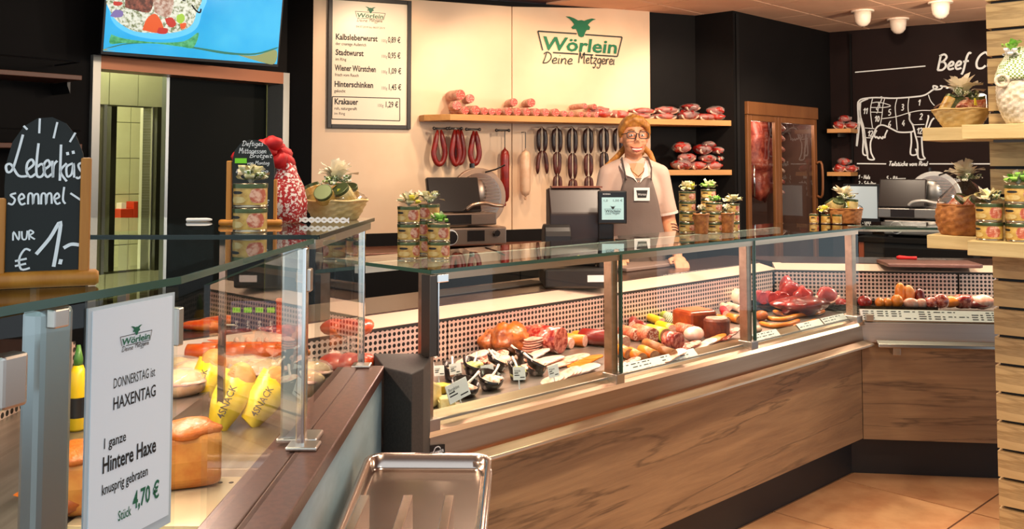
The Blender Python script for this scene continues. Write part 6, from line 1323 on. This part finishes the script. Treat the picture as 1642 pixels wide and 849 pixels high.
for i in range(6):
    p = WZ(532 + (i % 3) * 22, 590 - (i // 3) * 34, ZR + .02); solo('red_sausage_pack', '%s red sausage pack seen through the end pane, %s layer' % (('left', 'middle', 'right')[i % 3], 'lower' if i < 3 else 'upper'), 'sausage packet', MB().ell((0, 0, .026), (.045, .05, .026), 14, 8, .25, 24, i), mat('pack_red', '#b82c16', .3, col2='#d8562c', scale=24), (p.x, p.y + .04, ZR + .05 * (i // 3)), .2, smooth=True)
# steel trays in the left counter
p = WZ(340, 770, ZD1); x_, y_ = FL.top(330, 770, ZD1)
for k, (xa, xb, lab) in enumerate(((1.05, 1.62, 'nearer'), (1.64, 1.95, 'farther'))):
    t = frthing('steel_tray', '%s steel tray with drain holes on the left counter deck' % lab, 'tray', FL); z = ZD1 + .001
    part(t, 'tray', MB().box(xa, xb, .085, .39, z, z + .002).sect([(.085, z + .002), (.085, z + .022), (.08, z + .022), (.08, z)], xa, xb).box(xa, xa + .003, .085, .39, z + .002, z + .02), mat('tray_cream', '#e0cfae', .3, .5))
    for j in range(6): part(t, 'drain_hole', MB().lathe([(.005, 0), (.005, .0006)], 10, (xb - .035, .12 + j * .022, z + .002)), BLACKMT)
# ================================================================== SLATTED DISPLAY WALL (right)
sw = frthing('slat_wall', 'slatted oak display pillar at the right edge', 'display wall', FS)
part(sw, 'backing', MB().box(.012, 1.0, .022, .30, 0, 2.7), BLACKMT)
PT = .1005
zo = FS.px(1592, 448)[1]
zz = zo - math.floor(zo / PT) * PT - PT
slm = MB().box(0, 1.0, 0, .022, .0055, PT - .0055).mesh('slat', SLATOAK)
sl2 = MB().box(0, .012, .024, .30, .0055, PT - .0055).mesh('side_slat', SLATOAK)
i = 0
while zz + i * PT < 2.65:
    z = zz + i * PT
    o = ob('slat', slm, sw, (0, 0, z)); 
    if z < 0: o.location.z = 0
    o2 = ob('side_slat', sl2, sw, (0, 0, max(z, 0))); i += 1
def dshelf(label, x0, x1, y0, y1, z, th=.05):
    t = frthing('display_shelf', label, 'shelf', FS); part(t, 'board', MB().box(x0, x1, y0, y1, z - th, z), SLATSHELF, bevel=.002); part(t, 'back_rail', MB().box(max(x0, .02), x1 - .02, y1 - .03, y1 - .01, z - th - .01, z - th), STEELDK); return t
# front shelves (upper, lower) and side shelves reaching left
zu = FS.px(1600, 199, -.18)[1]; zl_ = FS.px(1600, 389, -.18)[1]
xu = FS.px(1542, 205, -.18)[0]; xlw = FS.px(1551, 395, -.18)[0]
dshelf('upper front oak shelf on the slatted pillar holding the tall wicker gift', xu, 1.0, -.18, -.001, zu); dshelf('lower front oak shelf on the slatted pillar holding preserves', xlw, 1.0, -.18, -.001, zl_)
zu2 = FS.px(1500, 205, .06)[1]; zl2 = FS.px(1500, 377, .06)[1]
xu2 = FS.px(1479, 210, .04)[0]; xl2 = FS.px(1486, 380, .04)[0]
dshelf('upper side oak shelf with the chip basket beside the cow', xu2, -.002, .04, .30, zu2); dshelf('lower side oak shelf with the wrapped wicker basket', xl2, -.002, .04, .30, zl2)
lx, _ = FS.px(1540, 204, .13); p = FS.w(lx, .15, zu2)
gift_basket('chip-wood gift basket on the upper side shelf in front of the cow', p, .06, .105, .07, CHIP, .2, 11, .055, tw=1.15)
lx, _ = FS.px(1547, 370, .13); p = FS.w(lx, .15, zl2)
gift_basket('brown wicker basket wrapped in cellophane on the lower side shelf', p, .088, .098, .115, WICK, .2, 13, .10, rows=9, bulge=.012, tagc=False, tw=1.1)
lx, _ = FS.px(1640, 195, -.09)
t = frthing('wicker_gift', 'tall grey wicker gift cone with checked cloth on the upper front shelf', 'basket', FS, lx, -.09, zu)
part(t, 'wicker', weave(.048, .078, .15, 44, 14, k=.03, bulge=.012), WICKG, smooth=True); part(t, 'checked_cloth', MB().lathe([(.082, .15), (.085, .17), (.07, .21), (.045, .25), (.02, .27)], 20), GINGHAM, smooth=True)
part(t, 'wicker_knot', MB().tube([(-.045 + .020 * math.cos(a), -.076 - .003 * math.sin(3 * a), .15 + .020 * math.sin(a)) for a in [2 * PI * i / 16 for i in range(16)]], .006, 8, closed=True), WICKG, smooth=True); tuft(t, 'green_sprig', (-.02, -.05, .25), .05, BOWG, 12, 4); bow(t, 'white_bow', (-.02, -.06, .24), .03, WHITE, 4)
for i, (x, n) in enumerate(((1586, 2), (1634, 3))):
    lx, _ = FS.px(x, 384, -.11)
    for j in range(n):
        p = FS.w(lx, -.10 + .0 * i, zl_ + j * .066); q_ = tin_can('%s preserve tin in the %s stack on the lower front shelf' % ((('lower', 'upper') if n == 2 else ('lowest', 'middle', 'topmost'))[j], ('left', 'right')[i]), p, .044, .066, -1.0 + .3 * j, 'preserve tins on the pillar shelf')
    gift_bow('%s bow on the %s preserve stack of the pillar shelf' % (('white and green', 'bright green leafy')[i], ('left', 'right')[i]), FS.w(lx, -.10, zl_ + n * .066), .045, (BOWC, BOWG)[i], (GINGHAM, BOWG)[i], 20 + i)
# ================================================================== TRAY STACK (foreground)
TRS = mat('tray_steel', '#cdbcb0', .2, 1.0)
S = math.atan(.118)
tk = thing('tray_trolley', 'steel trolley carrying the stacked trays in the foreground', 'trolley', (-.19, 1.85, 0))
for x in (-.12, .12):
    for y in (-.25, .25): part(tk, 'leg', MB().box(x - .01, x + .01, y - .01, y + .01, .04, .752 + y * .118), STEEL); part(tk, 'castor', MB().tube([(x - .012, y, .02), (x + .012, y, .02)], .02, 14), BLACKPL)
for x in (-.12, .12): part(tk, 'runner', MB().add([(x + a, y, .752 + y * .118 + z) for y in (-.27, .27) for a, z in ((-.012, 0), (.012, 0), (.012, .008), (-.012, .008))], [(0, 1, 2, 3), (7, 6, 5, 4), (0, 4, 5, 1), (1, 5, 6, 2), (2, 6, 7, 3), (3, 7, 4, 0)]), STEEL)
def tray(label, dz, k):
    t = thing('baking_tray', label, 'tray', (-.19 + k, 1.85, .762 + dz), .03 * (k != 0), 'stacked steel trays'); t.rotation_euler = (S, 0, -.02 + k * 2)
    w, l, h, r = .132, .275, .028, .03
    def rr(w_, l_, r_, z):
        out = []
        for cx2, cy2, a0 in ((w_ - r_, l_ - r_, 0), (-w_ + r_, l_ - r_, PI / 2), (-w_ + r_, -l_ + r_, PI), (w_ - r_, -l_ + r_, PI * 1.5)):
            for i in range(7): a = a0 + PI / 2 * i / 6; out.append((cx2 + r_ * math.cos(a), cy2 + r_ * math.sin(a), z))
        return out
    loops = [rr(w - .014, l - .014, r - .01, 0), rr(w - .008, l - .008, r - .006, .004), rr(w - .004, l - .004, r, h), rr(w + .008, l + .008, r + .008, h + .001), rr(w + .008, l + .008, r + .008, h - .004), rr(w - .002, l - .002, r, h - .005), rr(w - .006, l - .006, r - .006, .001), rr(w - .013, l - .013, r - .01, -.002)]
    n = 28; V = [p for lp in loops for p in lp]; F_ = [(i * n + k2, i * n + (k2 + 1) % n, (i + 1) * n + (k2 + 1) % n, (i + 1) * n + k2)[::-1] for i in range(7) for k2 in range(n)]
    part(t, 'rim_and_walls', MB().add(V, F_), TRS, smooth=True); part(t, 'bottom', MB().add(V[:n] + V[7 * n:], [tuple(range(n)), tuple(range(n, 2 * n))[::-1]]), TRS)
for i, lab in enumerate(('lowest', 'second', 'third', 'topmost')): tray('%s steel tray of the foreground stack' % lab, .012 * i, .003 * math.sin(i * 2) if i < 3 else 0)
rk = thing('tray_rack', 'steel rack of three upright fins standing on the topmost tray', 'rack', (0, 0, 0))
for (xa, xb, xc, xd) in ((577.7, 593, 557, 575), (646.6, 662, 621, 640), (713, 728, 695, 712)):
    a = WY(xa, 794, 1.80); b = WY(xb, 794, 1.80); zt_ = a.z; 
    part(rk, 'fin', MB().add([(a.x, 1.80, zt_), (b.x, 1.80, zt_), (b.x, 1.62, zt_), (a.x, 1.62, zt_), (a.x, 1.80, .815), (b.x, 1.80, .815), (b.x, 1.62, .80), (a.x, 1.62, .80)], [(0, 3, 2, 1), (4, 5, 6, 7), (0, 1, 5, 4), (1, 2, 6, 5), (2, 3, 7, 6), (3, 0, 4, 7)]), TRS, bevel=.0015)
part(rk, 'cross_bar', MB().box(-.30, -.09, 1.66, 1.675, .806, .818).box(-.30, -.09, 1.745, 1.76, .815, .827), TRS)
# ================================================================== SALESWOMAN
SKIN = mat('skin', '#dc9a74', .5, col2='#d68f6a', scale=9, sss=.08); HAIR = mat('hair_blonde', '#c8893c', .5, col2='#8e5420', scale=60, st=(1, 1, .12), lo=.35, hi=.7, bump=.4)
SHIRT = mat('polo_shirt', '#cdae9d', .75, bump=.25, bscale=14); APRON = mat('apron_grey', '#6e5f58', .8, bump=.3, bscale=10); TROU = mat('trousers', '#25211f', .8)
pw = WY(1017, 300, 5.33)
wmn = thing('person', 'smiling person in white polo, grey apron and glasses behind the scale', 'person', (pw.x, pw.y, .12), math.radians(4))
def fuse(name, mb, m, vox, sm=4, solid=True):
    o = part(wmn, name, mb, m, smooth=True)
    r = o.modifiers.new('fuse', 'REMESH'); r.mode = 'VOXEL'; r.voxel_size = vox; r.use_smooth_shade = True
    s = o.modifiers.new('relax', 'SMOOTH'); s.factor = .5; s.iterations = sm
    return o
EL = {-1: ((-.148, .01, 1.335), (-.196, .02, 1.07), (-.15, -.215, .90)), 1: ((.148, .01, 1.335), (.200, .01, 1.065), (.205, -.17, .885))}
b = MB()
b.ell((0, .008, 1.562), (.074, .093, .098), 24, 16); b.ell((0, -.022, 1.497), (.060, .066, .062), 20, 12); b.ell((0, -.06, 1.462), (.026, .024, .022), 12, 8)
b.ell((-.036, -.058, 1.512), (.026, .026, .024), 12, 8); b.ell((.036, -.058, 1.512), (.026, .026, .024), 12, 8)
b.tube([(0, -.088, 1.556), (0, -.099, 1.535), (0, -.104, 1.520)], [.008, .010, .0125], 10); b.ell((-.012, -.093, 1.517), (.008, .009, .007), 8, 6); b.ell((.012, -.093, 1.517), (.008, .009, .007), 8, 6)
for s in (-1, 1): b.ell((s * .076, .012, 1.54), (.010, .02, .03), 10, 8)
b.tube([(0, .02, 1.49), (0, .02, 1.42), (0, .02, 1.35)], [.05, .05, .062], 16)
b.ell((0, .015, 1.22), (.155, .10, .19), 22, 14); b.ell((0, .01, 1.03), (.14, .10, .19), 20, 14); b.ell((0, .01, .88), (.168, .118, .16), 20, 14); b.tube([(-.145, .012, 1.335), (0, .018, 1.37), (.145, .012, 1.335)], [.05, .06, .05], 14)
def arm(mb, s, k=0.0, upto=3):
    a, e, w = [Vector(q_) for q_ in EL[s]]
    P = [a, a.lerp(e, .5), e, e.lerp(w, .35), e.lerp(w, .75), w]; R_ = [.05, .046, .041, .041, .033, .027]
    mb.tube(P[:upto * 2], [r + k for r in R_][:upto * 2], 14)
    mb.ell(a, (.056 + k,) * 3, 14, 10); 
    if upto > 1: mb.ell(e, (.041 + k,) * 3, 12, 8)
for s in (-1, 1):
    arm(b, s); w = Vector(EL[s][2]); d = Vector((.03 * -s, -.92, -.30)).normalized(); sd = Vector((1, 0, 0)); up = sd.cross(d)
    c = w + d * .045; mb_ = Matrix((sd, d, up)).transposed()
    b.ell(c, (.038, .048, .016), 14, 10, rot=mb_)
    for i, (o_, l) in enumerate(((-.030, .058), (-.010, .072), (.010, .075), (.029, .066))):
        q0 = c + sd * o_ * -s + d * .03; q1 = q0 + d * l * .5 + Vector((o_ * -s * .12, 0, -.003)); q2 = q1 + (d * .8 + Vector((0, 0, -.45))).normalized() * l * .3; q3 = q2 + (d * .5 + Vector((0, 0, -.7))).normalized() * l * .25
        b.tube([q0, q1, q2, q3], [.0098, .0095, .0088, .0075], 8); b.ell(q3, (.0076,) * 3, 8, 6)
    t0 = c - d * .02 + sd * .028 * -s; t1 = t0 + sd * .026 * -s + d * .018; t2 = t1 + d * .034 + Vector((0, 0, -.008)); b.tube([t0, t1, t2], [.013, .0115, .009], 8); b.ell(t2, (.009,) * 3, 8, 6)
for s in (-1, 1):
    b.tube([(s * .085, .01, .86), (s * .09, 0, .66), (s * .092, 0, .46), (s * .092, .015, .30), (s * .092, .015, .09)], [.088, .076, .056, .05, .036], 16); b.ell((s * .095, -.05, .04), (.042, .12, .038), 14, 8)
fuse('body', b, SKIN, .0065, 3)
# face
EW = mat('eye_white', '#f2ede6', .2); IR = mat('iris', '#2c3a40', .2); LIP = mat('lips', '#b3473c', .4); BROW = mat('brow', '#8a5a2a', .7)
for s in (-1, 1):
    e = part(wmn, 'eye', MB().ell((s * .031, -.079, 1.555), (.0135, .009, .0065), 12, 8), EW, smooth=True); part(e, 'iris', MB().ell((s * .031, -.0855, 1.555), (.0058, .004, .0055), 10, 6), IR, smooth=True)
    part(wmn, 'eyebrow', MB().tube([(s * .014, -.094, 1.580), (s * .032, -.092, 1.586), (s * .05, -.080, 1.580)], [.003, .0042, .0025], 7), BROW, smooth=True)
part(wmn, 'lips', MB().tube([(-.035, -.074, 1.492), (-.018, -.086, 1.4815), (0, -.0895, 1.482), (.018, -.086, 1.4815), (.035, -.074, 1.492)], [.002, .0035, .004, .0035, .002], 7).tube([(-.035, -.074, 1.492), (-.018, -.084, 1.470), (0, -.087, 1.465), (.018, -.084, 1.470), (.035, -.074, 1.492)], [.002, .004, .005, .004, .002], 7), LIP, smooth=True)
part(wmn, 'teeth', MB().ell((0, -.0825, 1.4765), (.029, .0075, .0078), 14, 8), mat('teeth', '#f4ece0', .3), smooth=True)
gl = MB()
for s in (-1, 1):
    P = [(s * .034 + .0265 * math.copysign(abs(math.cos(a)) ** .6, math.cos(a)), -.108 + .10 * abs(s * .034 + .0265 * math.cos(a)) ** 1.4, 1.554 + .0195 * math.copysign(abs(math.sin(a)) ** .6, math.sin(a))) for a in [2 * PI * i / 20 for i in range(20)]]
    gl.tube(P, .0026, 6, closed=True); gl.tube([(s * .061, -.106, 1.563), (s * .074, -.06, 1.562), (s * .078, .01, 1.555)], .0024, 6)
gl.tube([(-.008, -.110, 1.560), (0, -.113, 1.563), (.008, -.110, 1.560)], .0024, 6)
part(wmn, 'glasses', gl, mat('glasses_dark', '#151a20', .3), smooth=True)
# hair
h = MB(); h.ell((0, .034, 1.582), (.086, .094, .094), 20, 14); h.ell((0, -.005, 1.622), (.072, .078, .052), 18, 10)
h.tube([(-.02, -.075, 1.645), (-.055, -.062, 1.625), (-.077, -.03, 1.58), (-.08, 0, 1.545)], [.014, .018, .016, .010], 10); h.tube([(-.02, -.075, 1.648), (.03, -.078, 1.640), (.064, -.058, 1.612), (.079, -.025, 1.57), (.081, 0, 1.54)], [.016, .02, .019, .014, .010], 10)
h.tube([(-.045, -.055, 1.648), (.01, -.085, 1.634), (.055, -.075, 1.606), (.076, -.045, 1.575)], [.010, .012, .011, .006], 8); h.tube([(-.05, -.05, 1.645), (-.066, -.06, 1.615), (-.076, -.045, 1.585)], [.010, .010, .006], 8); h.tube([(-.02, -.04, 1.672), (.035, -.055, 1.655), (.075, -.03, 1.615)], [.009, .011, .008], 8)
h.tube([(0, .1, 1.56), (.03, .12, 1.49), (.06, .10, 1.44)], [.03, .035, .03], 12); h.tube([(-.02, .1, 1.5), (-.08, .07, 1.44), (-.13, .03, 1.405), (-.165, .01, 1.385)], [.02, .018, .013, .006], 10); h.tube([(.06, .08, 1.5), (.10, .04, 1.455), (.115, .01, 1.41), (.12, .0, 1.39)], [.018, .018, .014, .007], 10)
fuse('hair', h, HAIR, .0055, 2)
# clothes
s_ = MB(); s_.ell((0, .015, 1.215), (.162, .12, .205), 24, 14); s_.ell((0, .01, 1.03), (.156, .118, .2), 22, 14); s_.ell((0, .01, .90), (.18, .13, .13), 22, 12); s_.tube([(-.148, .012, 1.337), (-.07, .018, 1.372), (0, .022, 1.385), (.07, .018, 1.372), (.148, .012, 1.337)], [.056, .056, .058, .056, .056], 14)
for s in (-1, 1):
    a, e, w = [Vector(q_) for q_ in EL[s]]; s_.ell(a, (.058,) * 3, 14, 10); s_.tube([a, a.lerp(e, .5), a.lerp(e, .82)], [.058, .057, .060], 16)
fuse('polo_shirt', s_, SHIRT, .009, 4)
for s in (-1, 1):
    a, e, w = [Vector(q_) for q_ in EL[s]]; q0 = a.lerp(e, .80); q1 = a.lerp(e, .85); part(wmn, 'sleeve_cuff', MB().tube([q0, q1], .0625, 18), mat('cuff_white', '#e2d2c8', .7), smooth=False)
# open neck shows skin: V of chest skin and collar flaps
part(wmn, 'neckline', MB().add([(-.048, -.071, 1.395), (0, -.085, 1.40), (.048, -.071, 1.395), (.03, -.108, 1.34), (0, -.122, 1.292), (-.03, -.108, 1.34)], [(0, 5, 1), (5, 4, 1), (4, 3, 1), (3, 2, 1)]), SKIN)
for s in (-1, 1):
    part(wmn, 'collar_flap', MB().add([(s * .05, .03, 1.432), (s * .062, -.03, 1.415), (s * .045, -.075, 1.395), (s * .006, -.128, 1.288), (s * .03, -.125, 1.315), (s * .075, -.105, 1.335), (s * .095, -.05, 1.385), (s * .078, .03, 1.405)], [(0, 1, 6, 7), (1, 2, 5, 6), (2, 3, 4, 5)] if s > 0 else [(7, 6, 1, 0), (6, 5, 2, 1), (5, 4, 3, 2)]), mat('collar_white', '#e2cfc4', .7), smooth=True)
part(wmn, 'necklace', MB().tube([(-.05, -.06, 1.40), (-.032, -.105, 1.352), (0, -.119, 1.325), (.032, -.105, 1.352), (.05, -.06, 1.40)], .0022, 6), mat('gold_chain', '#c8963c', .25, 1))
def sheet(z0, z1, wf, nz=14, nx=10, off=.016):
    V = []; F_ = []
    for j in range(nz + 1):
        z = z0 + (z1 - z0) * j / nz; w_ = wf(z)
        rx = .19 if z < 1.0 else .18; ry = .128 + (.012 if z < 1.0 else 0) - (.0 if z < 1.2 else (z - 1.2) * .12)
        for i in range(nx + 1):
            u = -1 + 2 * i / nx; x = u * w_; y = .012 - ry * math.sqrt(max(.05, 1 - (x / rx) ** 2)) - off - (.010 * math.sin(x * 42 + z * 3) if z < .95 else 0)
            V.append((x, y, z))
    for j in range(nz):
        for i in range(nx): a = j * (nx + 1) + i; F_.append((a, a + 1, a + nx + 2, a + nx + 1))
    return MB().add(V, F_)
wf = lambda z: .155 if z < 1.0 else (.155 - (z - 1.0) * .22 if z < 1.2 else max(.075, .111 - (z - 1.2) * .30))
ap = part(wmn, 'apron', sheet(.42, 1.315, wf), APRON, smooth=True); m_ = ap.modifiers.new('t', 'SOLIDIFY'); m_.thickness = .004
for s in (-1, 1): part(ap, 'strap', MB().tube([(s * .07, -.128, 1.305), (s * .078, -.10, 1.37), (s * .075, -.03, 1.425), (s * .06, .05, 1.425)], .011, 8, flat=.35), APRON)
part(ap, 'waist_tie', MB().tube([(x, .012 - .145 * math.sqrt(max(.05, 1 - (x / .19) ** 2)) - .018, .985 + .006 * math.sin(x * 20)) for x in [-.165 + .033 * i for i in range(11)]], .012, 8, flat=.5), mat('tie_dark', '#5c4e48', .8), smooth=True)
part(ap, 'tie_bow', MB().ell((.02, -.16, .985), (.016, .012, .014), 8, 6).tube(smooth([(.02, -.16, .985), (.07, -.165, 1.0), (.09, -.16, .985), (.03, -.162, .98)]), .006, 6).tube(smooth([(.02, -.16, .985), (-.03, -.167, .999), (-.055, -.165, .985), (.01, -.162, .98)]), .006, 6).tube([(.02, -.162, .98), (.05, -.17, .93), (.075, -.172, .90)], .006, 6).tube([(.02, -.162, .98), (-.01, -.17, .935)], .006, 6), MATS['tie_dark'], smooth=True)
bd = part(ap, 'badge', MB().box(-.03, .058, -.142, -.139, 1.19, 1.262), WHITE, label='white name badge with dark emblem'); part(bd, 'emblem', MB().plate([(-.018, 1.248), (.046, 1.248), (.038, 1.206), (-.010, 1.206)], -.1435, -.1425), INK); text(bd, 'lettering', 'W\u00f6rlein', -.009, 1.219, .018, WHITE, -.144, width=.046)
tr_ = MB(); tr_.ell((0, .012, .87), (.178, .128, .1), 20, 10)
for s in (-1, 1): tr_.tube([(s * .085, .01, .88), (s * .09, 0, .66), (s * .092, 0, .46), (s * .092, .015, .30), (s * .092, .015, .07)], [.1, .088, .07, .065, .06], 16)
fuse('trousers', tr_, TROU, .012, 2)
for s in (-1, 1): part(wmn, 'shoe', MB().ell((s * .095, -.05, .045), (.05, .13, .045), 14, 8), WHITE, smooth=True)
e, w = Vector(EL[1][1]), Vector(EL[1][2]); tt = MB()
for k_ in (.25, .34, .42):
    c = e.lerp(w, k_); tt.tube([c + Vector((.043 * math.cos(a), -.02 + .005 * math.sin(3 * a), .043 * math.sin(a) * .9)) for a in [PI * (-.55 + 1.1 * i / 8) for i in range(9)]], .0028, 5)
part(wmn, 'tattoo', tt, mat('tattoo', '#4a2c24', .6))
